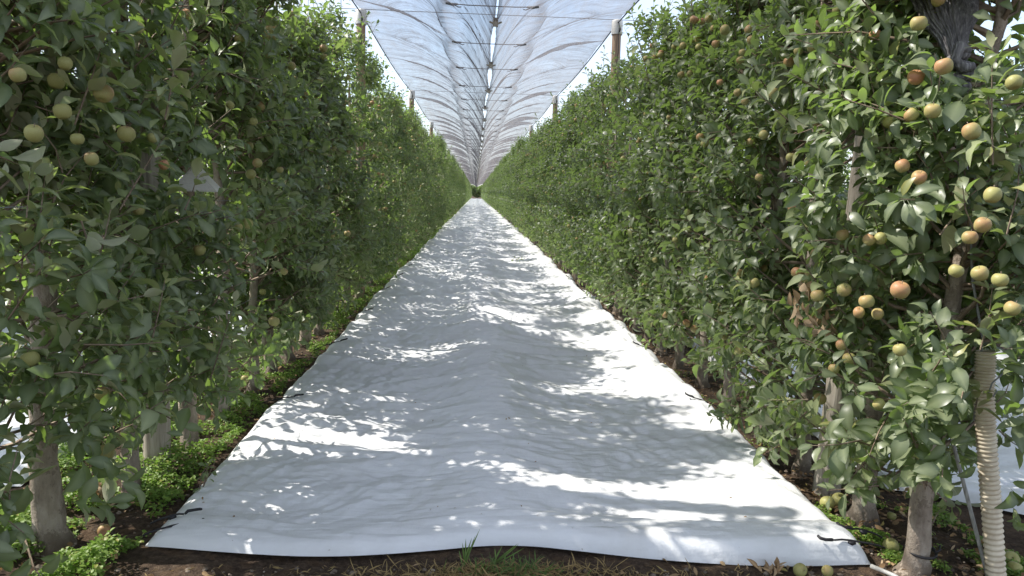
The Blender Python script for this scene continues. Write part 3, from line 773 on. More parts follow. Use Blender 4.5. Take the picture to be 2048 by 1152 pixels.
for s, X in ((-1, -5.62), (1, 5.78)):
    w = 'left' if s < 0 else 'right'
    for k in range(13):
        place(MID if k < 8 else FAR, X, 3.3 + .72 * k, f'apple tree of the next row behind, glimpsed through the {w} row', f'apple trees in the next row on the {w}')
for p in MID + FAR:
    if p.name not in used:
        for c in list(p.children): bpy.data.objects.remove(c)
        bpy.data.objects.remove(p)

def hedge_mass(name, X, y0, y1, per_m, seed, lab):
    rng = np.random.default_rng(seed); n = int((y1 - y0) * per_m)
    y = rng.uniform(y0, y1, n); z = .3 + 3.9 * rng.uniform(0, 1, n) ** .95; top = 4.15 + .15 * noise2(y * 1.3, y * 0, seed)
    z = np.minimum(z, top)
    s = rng.choice([-1, 1], n)
    x = X + s * half_x(z, 3.75) * np.sqrt(rng.uniform(.3, 1.25, n)) * (1 + .3 * noise2(y * 1.5, z * 1.5, seed + 1))
    D = np.stack([s * .8 + rng.normal(0, .5, n), rng.normal(0, .6, n), rng.normal(-.1, .5, n)], 1)
    N = np.stack([s * .4 + rng.normal(0, .4, n), rng.normal(0, .4, n), np.full(n, .9)], 1)
    lv = dict(P=np.stack([x, y, z], 1), D=D, N=N, L=rng.uniform(.12, .2, n), W=rng.uniform(.08, .13, n), curl=rng.normal(.3, .2, n), fold=rng.uniform(0, .4, n), var=rng.beta(1.6, 2.4, n))
    o = obj(name, leaves_mesh(name, lv, 2, M['leaf'])); tag(o, lab, 'tree row', None, 'stuff')
hedge_mass('tree_row', LX, left_y[-1] + .5, 206, 420, 1, 'far end of the left row of apple trees, a continuous green hedge')
hedge_mass('tree_row', RX, right_y[-1] + .5, 206, 420, 2, 'far end of the right row of apple trees, a continuous green hedge')
hedge_mass('tree_row', -5.62, 12.8, 110, 260, 3, 'tree row beyond the left alley, seen in glimpses through leaves')
hedge_mass('tree_row', 5.78, 12.8, 110, 260, 4, 'tree row beyond the right alley, seen in glimpses through leaves')
# trees closing the end of the alley
def end_tree(x, y, h, seed, lab):
    rng = np.random.default_rng(seed); root = empty('background_tree', (x, y, 0), lab, 'tree', 'trees at the end of the alley')
    tm, tat = trunk_mesh(rng, .16, h * .8, (0, 0), 8, 8); obj('trunk', tm, root)
    n = 2600; p = rng.normal(0, 1, (n, 3)); p /= np.linalg.norm(p, axis=1)[:, None]; p *= (rng.uniform(.3, 1, n) ** .4)[:, None] * (1 + .35 * noise3(p * 2.2, seed))[:, None]
    P = p * np.array([1.9, 1.6, h * .40]) + np.array([0, 0, h * .58])
    lv = dict(P=P, D=p + rng.normal(0, .5, (n, 3)), N=rng.normal(0, .5, (n, 3)) + np.array([0, 0, .8]), L=rng.uniform(.25, .45, n), W=rng.uniform(.15, .28, n), curl=rng.normal(.3, .2, n), fold=rng.uniform(0, .4, n), var=rng.beta(1.4, 3, n))
    obj('crown', leaves_mesh('crown', lv, 2, M['leaf']), root)
end_tree(-2.1, 216, 3.9, 61, 'dark leafy tree closing the far end of the alley on its left')
end_tree(2.3, 217, 3.9, 62, 'dark leafy tree closing the far end of the alley on its right')
end_tree(.4, 224, 3.6, 63, 'pale low tree in the middle of the far end of the alley')

# ------------------------------------------------------------------ hail nets
CX = .13
CORD0, CORDP = 4.25, 2.05
def net_mesh(y0, y1, step, nu, seed):
    nv = int((y1 - y0) / step); y = np.linspace(y0, y1, nv)
    vv = (y - CORD0) / CORDP; bay = np.floor(vv).astype(int); f = vv - bay
    bil = np.abs(np.sin(np.pi * f)) ** .75                       # 0 at the cords
    rb = np.random.default_rng(seed); big = rb.uniform(.35, 1.55, (2, 400)); gapr = rb.uniform(.15, 1.0, 400) ** 1.5
    V = []; Dn = []; UV = []; Q = []; off = 0
    for si, (bx, s) in enumerate(((LPX, -1), (RPX, 1))):
        u = np.linspace(0, 1, nu)
        U, Y = np.meshgrid(u, y); F = np.repeat(f[:, None], nu, 1); B = np.repeat(bil[:, None], nu, 1)
        ba = big[si][np.clip(bay, 0, 399)][:, None]
        ui = .60                                                   # inner fold line
        xi = CX + s * (.50 + .05 * (B - .3)); zi = 3.62
        w = np.clip(U / ui, 0, 1); w2 = np.clip((U - ui) / (1 - ui), 0, 1)
        post_ph = np.abs(np.sin(np.pi * (Y - 11.3) / 8.6))
        zb = 4.13 - .07 * post_ph + .02 * noise2(Y * 1.3, Y * 0 + si, seed + 3); xb = bx + s * .004 + .01 * noise2(Y * 1.7, Y * 0 + 5, seed + si)
        gap = (.006 + .034 * gapr[np.clip(bay, 0, 399)] * np.sin(np.pi * f) ** 2)[:, None]
        xc = CX + s * gap + .03 * noise2(Y * .35, Y * 0, seed + 9); zc = 2.98 + .05 * B
        Xo = xb + (xi - xb) * w; Zo = zb + (zi - zb) * w + .07 * np.sin(np.pi * w)
        Zo = Zo + ba * .15 * B * np.sin(np.pi * np.clip(w * .93 + .04, 0, 1)) ** .7
        X2 = xi + (xc - xi) * w2 ** .85; Z2 = zi + (zc - zi) * w2 ** 1.15 + ba * .12 * B * np.sin(np.pi * w2) * 1.0
        X = np.where(U <= ui, Xo, X2); Z = np.where(U <= ui, Zo, Z2)
        bul = np.exp(-((U - ui) / .045) ** 2) * B * .09; X = X + s * bul; Z = Z + bul * .3
        # fans of pleats running from every cord end
        fan = (F - .5) * np.interp(np.abs(U - ui), [0, .45], [2.8, 1.0])
        pl = noise2(fan * 9 + bay[:, None] * 7.3, U * 2.0, seed + 4 + si) ; pl2 = noise2(fan * 22 + bay[:, None] * 3.1, U * 3, seed + 6 + si)
        Z = Z + .014 * pl + .008 * pl2; X = X + .006 * pl2
        Yo = Y + .03 * noise2(U * 3, Y * .8, seed + 8)
        d = .49 + .24 * np.exp(-((U - ui) / .035) ** 2) + .26 * np.exp(-(np.minimum(F, 1 - F) / .022) ** 2) * np.interp(U, [0, .2, .6, 1], [.35, .8, 1, 1])
        d = d + .15 * np.exp(-U / .012) + .28 * np.exp(-(1 - U) / .02) + .14 * np.maximum(pl, 0) + .16 * np.maximum(pl2, 0) + .10 * w2
        V.append(np.stack([X, Yo, Z], -1).reshape(-1, 3)); Dn.append(d.reshape(-1)); UV.append(np.stack([U * 2.4, fan * .9 + bay[:, None] * 1.7], -1).reshape(-1, 2))
        i = np.arange(nv - 1)[:, None] * nu + np.arange(nu - 1)[None]
        Q.append(np.stack([i, i + 1, i + nu + 1, i + nu], -1).reshape(-1, 4) + off); off += nv * nu
    return make_mesh('netting', np.concatenate(V), np.concatenate(Q), None, [M['net']], True, {'dens': np.concatenate(Dn)}, uv=np.concatenate(UV))
net = empty('hail_net', (0, 0, 0), 'grey-white hail net sagging in scallops over the middle alley, clipped along its centre', 'hail net')
obj('netting', net_mesh(3.4, 40, .055, 74, 3), net)
obj('netting', net_mesh(40 - .05, 206, .16, 34, 4), net)
cm = MB(); cm.tube([(-.50, 0, -.01), (-.25, 0, -.02), (.25, 0, -.02), (.50, 0, -.01)], .006, 6)
for q in (-1, 1):
    cm.tube([(q * .50, -.01, -.01), (q * .43, .0, -.018), (q * .37, .01, -.012)], [.012, .016, .010], 6)
    cm.tube([(q * .42, 0, -.02), (q * .36, .0, -.045), (q * .33, 0, -.04)], .006, 5)
cord_me = cm.mesh('cross_cord', [M['cord']])
kb = MB(); kb.box((-.02, -.02, -.035), (.02, .02, .03)); kb.tube([(-.05, 0, 0), (-.02, 0, -.012), (.02, 0, -.012), (.05, 0, 0)], .008, 6)
clip_me = kb.mesh('clip', [M['grey_wood']], False)
wob = lambda y: .03 * float(noise2(np.array([y * .35]), np.array([0.]), 3 + 9)[0])
for i in range(48):
    y = CORD0 + CORDP * i
    obj('cross_cord', cord_me, net, (CX, y, 3.61)); obj('clip', clip_me, net, (CX + wob(y), y, 2.98))
ec = MB()
for bx, s in ((LPX, -1), (RPX, 1)):
    yy = np.arange(3.4, 206, .8); ph = np.abs(np.sin(np.pi * (yy - 11.3) / 8.6))
    ec.tube(np.stack([bx + 0 * ph, yy, 4.125 - .07 * ph], 1), .010, 5)
obj('border_cable', ec.mesh('border_cable', [M['black']]), net)
# wires across and along
for i, y in enumerate(POST_Y[:8]):
    b = MB(); xs = np.linspace(-5.6, 5.85, 20); sagz = 4.175 + 0 * xs
    b.tube(np.stack([xs, 0 * xs, sagz], 1), .0055, 5)
    o = obj('cross_wire', b.mesh('cross_wire', [M['wire']]), None, (0, y, 0))
    lab = ['thin steel wire across the alley between the nearest white-capped posts', 'thin steel wire strung across the alley between the second pair of capped posts', 'thin steel wire strung across the alley between the third pair of capped posts'][i] if i < 3 else 'thin far steel wire strung across the alley between small distant posts'
    tag(o, lab, 'wire', 'wires across the alley')
for X, w in ((LX, 'left'), (RX, 'right')):
    for z, h in ((.75, 'lowest'), (1.5, 'second lowest'), (2.25, 'second highest'), (3.0, 'highest')):
        b = MB(); yy = np.concatenate([np.linspace(2.4 if w == 'left' else 3.0, 12, 8), [60, 206]])
        b.tube(np.stack([0 * yy + .055, yy, 0 * yy + z], 1), .0022, 4)
        o = obj('trellis_wire', b.mesh('trellis_wire', [M['wire']]), None, (X, 0, 0)); tag(o, f'{h} thin trellis wire running through the {w} tree row', 'wire', f'trellis wires of the {w} row')
# small weight hanging from the nearest cross wire
P = on_y(682, 40, 10.6)
b = MB(); b.tube([(0, 0, .42), (0, 0, .10)], .004, 5); b.tube([(0, 0, .10), (.025, 0, .075), (.02, 0, .04), (-.01, 0, .03), (-.02, 0, .06), (0, 0, .08)], .007, 6)
b.lathe([(.004, .03), (.022, .02), (.026, -.04), (.022, -.11), (.006, -.125)], 12)
tag(obj('hanging_weight', b.mesh('hanging_weight', [M['black']]), None, P), 'small black weight with an eye hook dangling on a wire left of the nearest post', 'weight')

# ------------------------------------------------------------------ insect trap in the left hedge
P = on_y(395, 382, 4.45)
tr_ = empty('insect_trap', P, 'white triangular cardboard insect trap hanging inside the left hedge beside the weathered post', 'insect trap', None, math.radians(8))
b = MB(); w_, h_, l_ = .125, .135, .11
for (a, c) in (((-w_, 0), (w_, 0)), ((-w_, 0), (0, h_)), ((w_, 0), (0, h_))):
    a = np.array(a); c = np.array(c); n_ = np.array([-(c - a)[1], (c - a)[0]]); n_ = n_ / np.linalg.norm(n_) * .002
    pts = [a - n_, c - n_, c + n_, a + n_]
    v = [(p[0], -l_, p[1]) for p in pts] + [(p[0], l_, p[1]) for p in pts]
    b.add(v, [(0, 1, 2, 3), (7, 6, 5, 4), (0, 4, 5, 1), (1, 5, 6, 2), (2, 6, 7, 3), (3, 7, 4, 0)])
v = [(-w_ * .97, -l_ * .98, .004), (w_ * .97, -l_ * .98, .004), (0, -l_ * .98, h_ * .95)]
b.add(v, None, [(0, 1, 2)])
obj('housing', b.mesh('housing', [M['trap']], False), tr_)
b = MB(); b.tube([(0, 0, h_), (.004, 0, h_ + .06), (-.01, 0, h_ + .14)], .0025, 5); obj('hanger_wire', b.mesh('hanger_wire', [M['wire']]), tr_)

# ------------------------------------------------------------------ corrugated pipe, anchor wire, rod, gathered net
pt = on_y(1972, 702, 2.98)
base = on_ground(1993, 1168)
mid = on_y(1974, 900, 2.96)
tt_ = np.linspace(0, 1, 330)
ctrl = [base - np.array([-.005, 0, .03]), on_y(1984, 1030, 2.95), mid, on_y(1968, 790, 2.97), pt]
cu = np.array([np.linspace(0, 1, 5)]).ravel()
path = np.stack([np.interp(tt_, cu, [c[i] for c in ctrl]) for i in range(3)], 1)
ker = np.ones(31) / 31
for i in range(3):
    e = np.pad(path[:, i], 15, mode='reflect', reflect_type='odd'); path[:, i] = np.convolve(e, ker, 'valid')
rad = .0375 + .0034 * np.sin(tt_ * 2 * math.pi * 56)
pipe = empty('corrugated_pipe', base, 'cream ribbed plastic pipe sleeve standing upright at the front end of the right row', 'pipe')
b = MB(); b.tube(path - base, rad, 20, cap=False); b.tube((path - base)[::-1], rad[::-1] - .006, 20, cap=False)
obj('sleeve', b.mesh('sleeve', [M['pipe']]), pipe)
b = MB(); hk = on_y(1985, 770, 2.91) - base
b.tube([hk + np.array(v) for v in ((.07, 0, .10), (.03, -.01, .05), (-.01, -.01, .01), (-.02, -.01, -.03), (.0, -.012, -.045), (.012, -.012, -.02))], .0035, 6)
obj('wire_hook', b.mesh('wire_hook', [M['wire']]), pipe)
knot = on_y(1916, 125, 2.92)
b = MB(); pts = [pt + np.array([-.02, 0, -.3]), pt + np.array([-.02, 0, .05]), on_y(1945, 560, 2.95), on_y(1926, 200, 2.93), knot + np.array([0, 0, -.03])]
b.tube(pts, .005, 6)
tag(obj('anchor_wire', b.mesh('anchor_wire', [M['wire']])), 'thin steel anchor wire running from the cream pipe up to the knotted dark net', 'wire')
b = MB(); r0 = on_y(1975, 1152, 2.96); r1 = on_y(1897, 850, 3.12); r0 = r0 - (r1 - r0) / np.linalg.norm(r1 - r0) * .12
b.tube([r0, (r0 + r1) / 2, r1, r1 + (r1 - r0) * .12], .0085, 8)
b.tube([r1 + (r1 - r0) * .12 + np.array(v) for v in ((0, 0, 0), (-.02, 0, .03), (0, 0, .055), (.02, 0, .03), (0, 0, 0))], .006, 6)
tag(obj('anchor_rod', b.mesh('anchor_rod', [M['rod']])), 'thin grey steel anchor rod leaning beside the cream ribbed pipe', 'rod')

bn = empty('gathered_net', knot, 'dark grey hail net gathered into pleats and knotted, hanging at the upper right corner', 'hail net')
p0 = knot - knot; p1_ = on_y(1898, 40, 3.0) - knot; p2_ = on_y(1872, -60, 3.15) - knot; p3_ = on_y(1820, -300, 3.6) - knot; p4_ = np.array([1.70, 4.6, 4.2]) - knot
ctrl = np.array([p0, p0 * .4 + p1_ * .6, p1_, p2_, p3_, p4_]); tw = np.array([0, .10, .2, .4, .7, 1.0])
ss = np.linspace(0, 1, 60); cen = np.stack([np.interp(ss, tw, ctrl[:, i]) for i in range(3)], 1)
wid = np.interp(ss, [0, .1, .2, .4, .7, 1], [.028, .055, .105, .16, .26, .45]); dep = np.interp(ss, [0, .2, 1], [.026, .05, .09])
K_ = 260; a = np.arange(K_) / K_ * 2 * math.pi
ple = 1 + .07 * np.sin(a * 37 + 1.5 * np.sin(a * 5)) + .06 * np.sin(a * 17 + 2 * np.sin(a * 3)) + .05 * np.sin(a * 7 + 1)
tang = np.gradient(cen, axis=0); tang /= np.linalg.norm(tang, axis=1)[:, None]
side = np.cross(tang, np.array([0, 1., 0])); side /= np.linalg.norm(side, axis=1)[:, None]; nrm = np.cross(side, tang)
V = cen[:, None] + side[:, None] * (wid[:, None] * np.cos(a) * ple)[..., None] + nrm[:, None] * (dep[:, None] * np.sin(a) * ple)[..., None]
Q = [(i * K_ + j, i * K_ + (j + 1) % K_, (i + 1) * K_ + (j + 1) % K_, (i + 1) * K_ + j) for i in range(59) for j in range(K_)]
obj('pleated_net', make_mesh('pleated_net', V.reshape(-1, 3), Q, None, [M['net_dark']], True), bn)
b = MB()
def loop(c, r, th, tilt, ph=0):
    an = np.linspace(0, 2 * math.pi, 22) + ph
    v = np.stack([r * np.cos(an), r * .8 * np.sin(an), tilt * np.cos(an + .5) * r], 1) + np.asarray(c)
    b.tube(v, th * (1 + .12 * np.sin(an * 3)), 10)
loop((.0, 0, .02), .026, .020, .5); loop((.012, -.01, -.018), .034, .022, -.4, 1); loop((.02, -.006, -.055), .030, .021, .25, 2); loop((.022, 0, -.09), .022, .019, -.1)
b.tube([(.02, -.02, .04), (-.03, -.05, .05), (-.045, -.05, .0), (-.01, -.05, -.03), (.03, -.05, -.02)], [.018, .022, .02, .022, .015], 10)
obj('knot', b.mesh('knot', [M['net_dark']]), bn)
b = MB(); b.tube([(.03, 0, -.10), (.05, .02, -.16), (.07, .02, -.26), (.06, .02, -.36)], [.016, .02, .026, .012], 10)
b.tube([(.02, -.03, -.09), (.018, -.035, -.2), (.02, -.03, -.28)], .004, 6); b.tube([(.05, -.03, -.19), (.055, -.035, -.28)], .003, 6)
b.tube([(.02, -.03, -.12), (.06, -.04, -.15), (.11, -.03, -.13)], .005, 6)
obj('cord_tail', b.mesh('cord_tail', [M['net_dark']]), bn)

# ------------------------------------------------------------------ elastic ties on the sheet edge
def tie(P0, P1, label, group, r=.0045, curl=True):
    root = empty('elastic_tie', P0, label, 'tie cord', group); d = P1 - P0
    b = MB(); tq = np.linspace(0, 1, 7); pts = tq[:, None] * d + np.stack([0 * tq, .006 * np.sin(tq * 9), .012 * np.sin(tq * 3.14)], 1)
    b.tube(pts, r, 6)
    obj('cord', b.mesh('cord', [M['black']]), root)
    b = MB(); u_ = d / np.linalg.norm(d); n_ = np.cross(u_, [0, 0, 1])
    b.tube([u_ * -.005 + n_ * .0, -u_ * .02 + n_ * .012 + np.array([0, 0, .004]), -u_ * .05 + n_ * .012, -u_ * .07 + n_ * .004, -u_ * .075 - n_ * .012 + np.array([0, 0, .004])], [.006, .008, .007, .007, .006], 8)
    obj('hook', b.mesh('hook', [M['black']]), root)
    b = MB(); b.tube([d * .35 - u_ * .018, d * .35, d * .35 + u_ * .018], [.005, .013, .005], 8)
    obj('knot', b.mesh('knot', [M['black']]), root)
def gp(px, py, z): return on_ground(px, py, z)
gl = 'elastic ties along the left sheet edge'; gr = 'elastic ties along the right sheet edge'
tie(gp(368, 1028, .06), gp(300, 1048, .045), 'upper black elastic tie hooked to the left front corner of the sheet', gl)
tie(gp(372, 1048, .055), gp(285, 1072, .045), 'lower black elastic tie hooked to the left front corner of the sheet', gl)
tie(gp(1668, 1080, .11), gp(1770, 1096, .06), 'lower black elastic tie hooked to the right front corner of the sheet', gr)
tie(gp(1706, 1058, .10), gp(1765, 1076, .06), 'upper black elastic tie hooked to the right front corner of the sheet', gr)
for i, y in enumerate(TIES_Y[1:7]):
    z = film_z(XL + .12, y) + .012; tie(np.array([XL + .13, y, z]), np.array([XL - .12, y - .03, .03]), 'small black elastic tie farther along the left edge of the white sheet', gl, .004)
    z = film_z(XR - .12, y) + .012; tie(np.array([XR - .13, y, z]), np.array([XR + .1, y - .02, .03]), 'small black elastic tie farther along the right edge of the white sheet', gr, .004)
b = MB(); c0 = np.array([RX + .005, 3.04, .10]); an = np.linspace(0, 6.6, 26)
b.tube(c0 + np.stack([.060 * np.cos(an) + .006, .060 * np.sin(an), .006 * np.sin(an) - .001 * an], 1), .006, 6)
b.tube([c0 + np.array(v) for v in ((.05, -.03, .0), (.07, -.03, .012), (.075, -.02, .03))], .005, 6)
tag(obj('trunk_cord', b.mesh('trunk_cord', [M['black']])), 'black cord looped round the pale trunk next to the cream pipe', 'cord')
b = MB(); b.tube([gp(1742, 1132, .02), gp(1790, 1152, .02), gp(1830, 1180, .02)], .010, 8)
tag(obj('drip_hose', b.mesh('drip_hose', [M['rod']])), 'short grey hose lying on the soil at the right front corner of the sheet', 'hose')

# ------------------------------------------------------------------ weeds, grass, litter, stones
def scatter_leaves(name, mat, P, rng, L, W, upw=.8, lod=1, var=None, spread=.7, droop=.0):
    n = len(P); a = rng.uniform(0, 6.28, n)
    D = np.stack([np.cos(a), np.sin(a), rng.normal(.15 - droop, .35, n)], 1); N = rng.normal(0, spread * .5, (n, 3)) + np.array([0, 0, upw])
    lv = dict(P=P, D=D, N=N, L=rng.uniform(*L, n), W=rng.uniform(*W, n), curl=rng.normal(.3, .3, n), fold=rng.uniform(0, .5, n), var=rng.uniform(0, 1, n) if var is None else var)
    return obj(name, leaves_mesh(name, lv, lod, M[mat]))
rng = np.random.default_rng(42)
def weed_points(n, x0, x1, y0, y1, thr, seed, hmax=.10):
    x = rng.uniform(x0, x1, n); y = y0 + (y1 - y0) * rng.uniform(0, 1, n) ** 1.7
    d = noise2(x * 2.6, y * 2.2, seed) + .5 * noise2(x * 7, y * 7, seed + 1)
    k = d + rng.uniform(-.15, .15, n) > thr; x, y, d = x[k], y[k], d[k]
    h = np.clip((d - thr), 0, 1) * hmax * 1.6 + .015
    return np.stack([x, y, h * rng.uniform(.1, 1, len(x)) ** .7], 1)
P = weed_points(125000, -2.5, -1.47, 2.5, 22, -.12, 21, .10)
o = scatter_leaves('weeds', 'weed', P, rng, (.014, .028), (.010, .020)); tag(o, 'low bright green chickweed carpet under the left tree row', 'weeds', None, 'stuff')
P = weed_points(14000, -2.5, -1.4, 18, 110, -.15, 23, .12)
o = scatter_leaves('weeds', 'weed', P, rng, (.04, .08), (.03, .06), lod=2); tag(o, 'far strip of bright green weeds along the left edge of the sheet', 'weeds', None, 'stuff')
P = np.concatenate([weed_points(26000, 1.82, 2.5, 2.8, 3.7, .12, 31, .05), weed_points(9000, 1.85, 2.4, 3.7, 7, .35, 33, .05)])
o = scatter_leaves('weeds', 'weed', P, rng, (.010, .020), (.008, .014)); tag(o, 'small green weed patches on the soil under the right tree row', 'weeds', None, 'stuff')
# leaf litter
n = 2600; x = np.where(rng.uniform(0, 1, n) < .42, rng.uniform(-2.6, -1.46, n), rng.uniform(1.83, 2.5, n)); y = 2.4 + 22 * rng.uniform(0, 1, n) ** 2.2
P = np.stack([x, y, rng.uniform(.004, .03, n)], 1)
n2 = 170; P = np.concatenate([P, np.stack([rng.uniform(-1.7, 2.6, n2), rng.uniform(2.6, 3.08, n2), rng.uniform(.002, .012, n2)], 1)])
o = scatter_leaves('leaf_litter', 'dry_leaf', P, rng, (.018, .05), (.010, .026), lod=1, spread=1.6); tag(o, 'scattered dry brown leaves on the soil beside the sheet', 'leaf litter', None, 'stuff')
# clods and pebbles
n = 2600; ico = np.array([(0, 0, 1), (.9, 0, .3), (.28, .85, .3), (-.72, .53, .3), (-.72, -.53, .3), (.28, -.85, .3), (.72, .53, -.4), (-.28, .85, -.4), (-.9, 0, -.4), (-.28, -.85, -.4), (.72, -.53, -.4), (0, 0, -1)])
tri = np.array([(0, 1, 2), (0, 2, 3), (0, 3, 4), (0, 4, 5), (0, 5, 1), (1, 6, 2), (2, 7, 3), (3, 8, 4), (4, 9, 5), (5, 10, 1), (2, 6, 7), (3, 7, 8), (4, 8, 9), (5, 9, 10), (1, 10, 6), (6, 11, 7), (7, 11, 8), (8, 11, 9), (9, 11, 10), (10, 11, 6)])
x = np.where(rng.uniform(0, 1, n) < .5, rng.uniform(-1.9, 2.6, n), np.where(rng.uniform(0, 1, n) < .5, rng.uniform(-2.5, -1.45, n), rng.uniform(1.83, 2.5, n)))
y = np.where((x > -1.45) & (x < 1.83), rng.uniform(2.55, 3.04, n), 2.5 + 7 * rng.uniform(0, 1, n) ** 1.6)
sz = .004 + .012 * rng.uniform(0, 1, n) ** 3
V = ico[None] * (sz[:, None] * (1 + rng.normal(0, .2, (n, 12))))[..., None] * np.array([1, 1, .65]) + np.stack([x, y, sz * .2], 1)[:, None]
T = (tri[None] + (np.arange(n) * 12)[:, None, None]).reshape(-1, 3)
o = obj('soil_clods', make_mesh('soil_clods', V.reshape(-1, 3), None, T, [M['pebble']], False)); tag(o, 'loose clods and pebbles on the dark soil in front of the sheet', 'soil clods', None, 'stuff')
# grass in front of the sheet
def grass(name, n, cx, cy, sx, sy, hl, mat, curl, label, kind='stuff', wid=(.003, .006), up=1.0):
    P = np.stack([rng.normal(cx, sx, n), np.minimum(rng.normal(cy, sy, n), 3.04), np.zeros(n)], 1); a = rng.uniform(0, 6.28, n)
    D = np.stack([np.cos(a) * .6, np.sin(a) * .6, np.full(n, up)], 1) + rng.normal(0, .25, (n, 3))
    N = np.stack([np.cos(a), np.sin(a), np.full(n, .2)], 1)
    lv = dict(P=P, D=D, N=-N if curl < 0 else N, L=rng.uniform(*hl, n), W=rng.uniform(*wid, n), curl=rng.normal(abs(curl), .35, n) * -1, fold=rng.uniform(.1, .5, n), tw=rng.normal(0, .2, n), var=rng.uniform(0, 1, n))
    o = obj(name, leaves_mesh(name, lv, 0, M[mat])); tag(o, label, 'grass', None, kind); return o
fy = on_ground(960, 1130)
grass('dry_grass', 900, fy[0] + .10, 2.97, .26, .06, (.03, .11), 'grass_dry', .9, 'dry straw-coloured grass curling at the middle of the sheet front edge', up=.5)
grass('dry_grass', 900, .25, 2.93, .75, .07, (.02, .06), 'grass_dry', 1.0, 'sparse short dead grass on the soil in front of the sheet', up=.35)
grass('green_grass', 170, fy[0] + .13, 3.0, .12, .03, (.05, .12), 'grass_green', .5, 'few green grass blades among the dry grass at the front edge of the sheet')
def one_tuft(px, py, tips, label):
    base = on_ground(px, py); base[1] -= .02; T = np.array([on_y(a, b, base[1] + .01) for a, b in tips]); n = len(T)
    P = np.repeat(base[None], n, 0) + rng.normal(0, .006, (n, 3)) * np.array([1, 1, 0]); D = T - P; L = np.linalg.norm(D, axis=1)
    lv = dict(P=P, D=D, N=np.repeat(np.array([[.2, -1., .1]]), n, 0), L=L, W=np.full(n, .007), curl=rng.normal(.05, .05, n), fold=np.full(n, .3), tw=0 * L, var=rng.uniform(0, 1, n))
    o = obj('grass_tuft', leaves_mesh('grass_tuft', lv, 0, M['grass_green'])); tag(o, label, 'grass tuft')
one_tuft(930, 1128, [(962, 1056), (944, 1074), (932, 1076), (925, 1085), (952, 1070), (918, 1100), (940, 1092)], 'thin upright green grass tuft overlapping the middle of the sheet front edge')
one_tuft(985, 1126, [(1040, 1088), (1036, 1086), (1006, 1092), (1020, 1100), (1052, 1096), (990, 1095)], 'low spreading green grass tuft just right of the upright tuft at the sheet edge')
# weed sprig and leaf debris on the sheet
def sprig(px, py, z, lab, n, L, spread, dirv):
    c = on_ground(px, py, z); A = c[None] + rng.normal(0, spread * .3, (3, 3)) * np.array([1, 1, .0]); B = A + np.array(dirv) + rng.normal(0, spread, (3, 3)) * np.array([1, 1, .3])
    lv = shoots_to_leaves(rng, A, B, n, L)
    root = empty('weed_sprig', c, lab, 'weed'); lv['P'] = lv['P'] - c
    obj('foliage', leaves_mesh('foliage', lv, 0, M['leaf'], stems_mesh(rng, A - c, B - c, lambda z_: np.zeros((len(z_), 3)), 0.0)), root)
sprig(402, 985, .02, 'green leafy weed sprig leaning over the left edge of the sheet near the front', 6, .05, .03, (.06, .0, .16))
sprig(1848, 1075, .0, 'small dark green weed sprig growing between the pale trunk and the anchor rod', 5, .035, .02, (.06, .02, .12))
c = on_ground(1032, 522, .10)
sp = empty('fallen_twig', c, 'small fallen sprig of green leaves lying on the white sheet in the middle distance', 'fallen twig')
A = np.array([[-.12, 0, .03], [.0, .02, .03]]); B = np.array([[.08, .03, .07], [.17, -.02, .06]]); lv = shoots_to_leaves(rng, A, B, 7, .075)
obj('foliage', leaves_mesh('foliage', lv, 0, M['leaf'], stems_mesh(rng, A, B, lambda z_: np.zeros((len(z_), 3)), 0.0)), sp)
for (px, py) in ((928, 462), (940, 452), (965, 470), (1004, 478), (990, 455)):
    P = on_ground(px, py, .09)[None] + rng.normal(0, .08, (5, 3)) * np.array([1, 1, .1])
    o = scatter_leaves('fallen_leaves', 'leaf', P, rng, (.06, .09), (.04, .05)); tag(o, 'dark fallen leaves lying on the far part of the white sheet', 'fallen leaves', 'fallen leaves on the sheet')
n = 150; x = rng.uniform(XL + .1, XR - .1, n); y = 3.4 + 26 * rng.uniform(0, 1, n) ** 1.6
P = np.stack([x, y, np.array([film_z(a, b) for a, b in zip(x, y)]) + .004], 1)
o = scatter_leaves('leaf_debris', 'dry_leaf', P, rng, (.006, .028), (.004, .014), lod=1, spread=.6); tag(o, 'tiny bits of dry leaf and twig strewn on the white sheet', 'leaf debris', None, 'stuff')
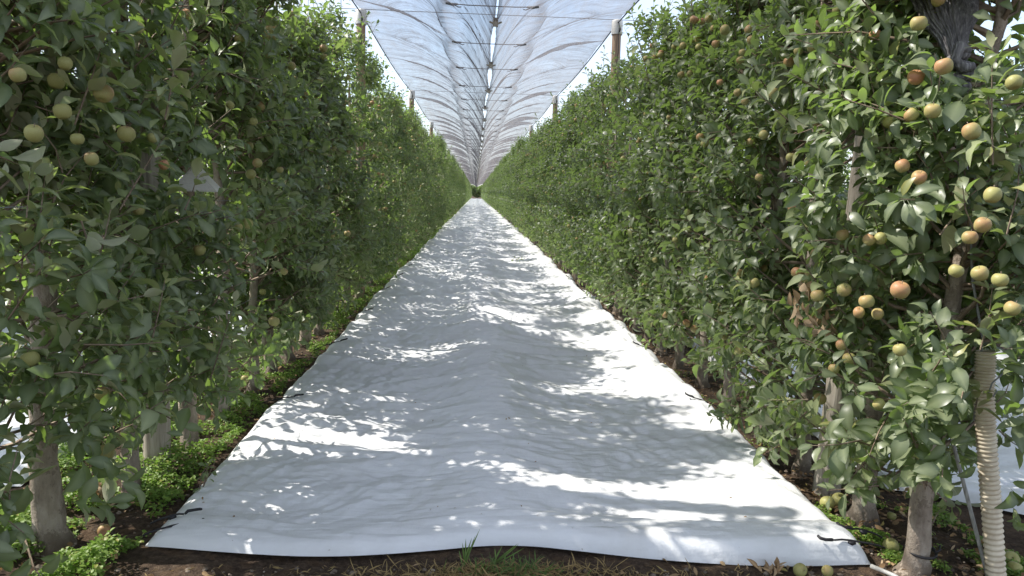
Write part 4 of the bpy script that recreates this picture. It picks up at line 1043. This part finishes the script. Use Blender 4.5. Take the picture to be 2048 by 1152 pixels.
# fallen apples, each a thing
FA = [(1600, 1140, .06, .15, 'green fallen apple lying by the dry leaf clump in front of the sheet'),
      (1782, 1092, .072, .1, 'yellow-green fallen apple lying left of the pale trunk with the black cord'),
      (1655, 1006, .075, .05, 'green fallen apple touching the right sheet edge, left of a pair'),
      (1678, 1000, .078, .05, 'green fallen apple beside the dark rough trunk, right of a pair'),
      (2022, 1120, .075, .1, 'pale green fallen apple behind the foot of the cream pipe'),
      (2030, 1136, .06, .05, 'small green fallen apple lowest at the right picture edge'),
      (1783, 1032, .045, .05, 'small pale green apple piece on the soil behind the pale trunk'),
      (208, 1062, .06, .8, 'reddish fallen apple half hidden in weeds right of the first left trunk'),
      (1330, 655, .07, .2, 'yellow fallen apple in the soil by the right sheet edge in mid distance'),
      (1655, 1142, .05, .3, 'yellowish broken apple beside the green weeds at the sheet right front corner')]
for (px, py, d, red, lab) in FA:
    P = on_ground(px, py, d * .4); o = obj('fallen_apple', APPLES[int(rng.integers(3))], None, P); o.scale = (d, d, d * .93)
    o.rotation_euler = (rng.uniform(-1.5, 1.5), rng.uniform(-1.2, 1.2), rng.uniform(0, 6)); o.color = (red, 0, 0, 1); tag(o, lab, 'apple', 'apples fallen on the ground')
# clumps of big dry leaves
for (px, py, n, sp_, lab) in ((1545, 1143, 20, .026, 'clump of curled brown dry leaves on the soil in front of the sheet'), (205, 985, 30, .030, 'clump of rusty dry leaves standing in the weeds under the left row')):
    c = on_ground(px, py, .02); P = c[None] + rng.normal(0, sp_, (n, 3)) * np.array([1, .5, .4]); P[:, 2] = np.abs(P[:, 2])
    lv = dict(P=P, D=rng.normal(0, .6, (n, 3)) + np.array([0, 0, .7]), N=rng.normal(0, 1, (n, 3)), L=rng.uniform(.035, .07, n), W=rng.uniform(.010, .024, n), curl=rng.normal(.2, .6, n), fold=rng.uniform(.4, 1, n), tw=rng.normal(0, .4, n), var=rng.uniform(0, .8, n))
    o = obj('dry_leaf_clump', leaves_mesh('dry_leaf_clump', lv, 0, M['dry_leaf'])); tag(o, lab, 'dry leaves')
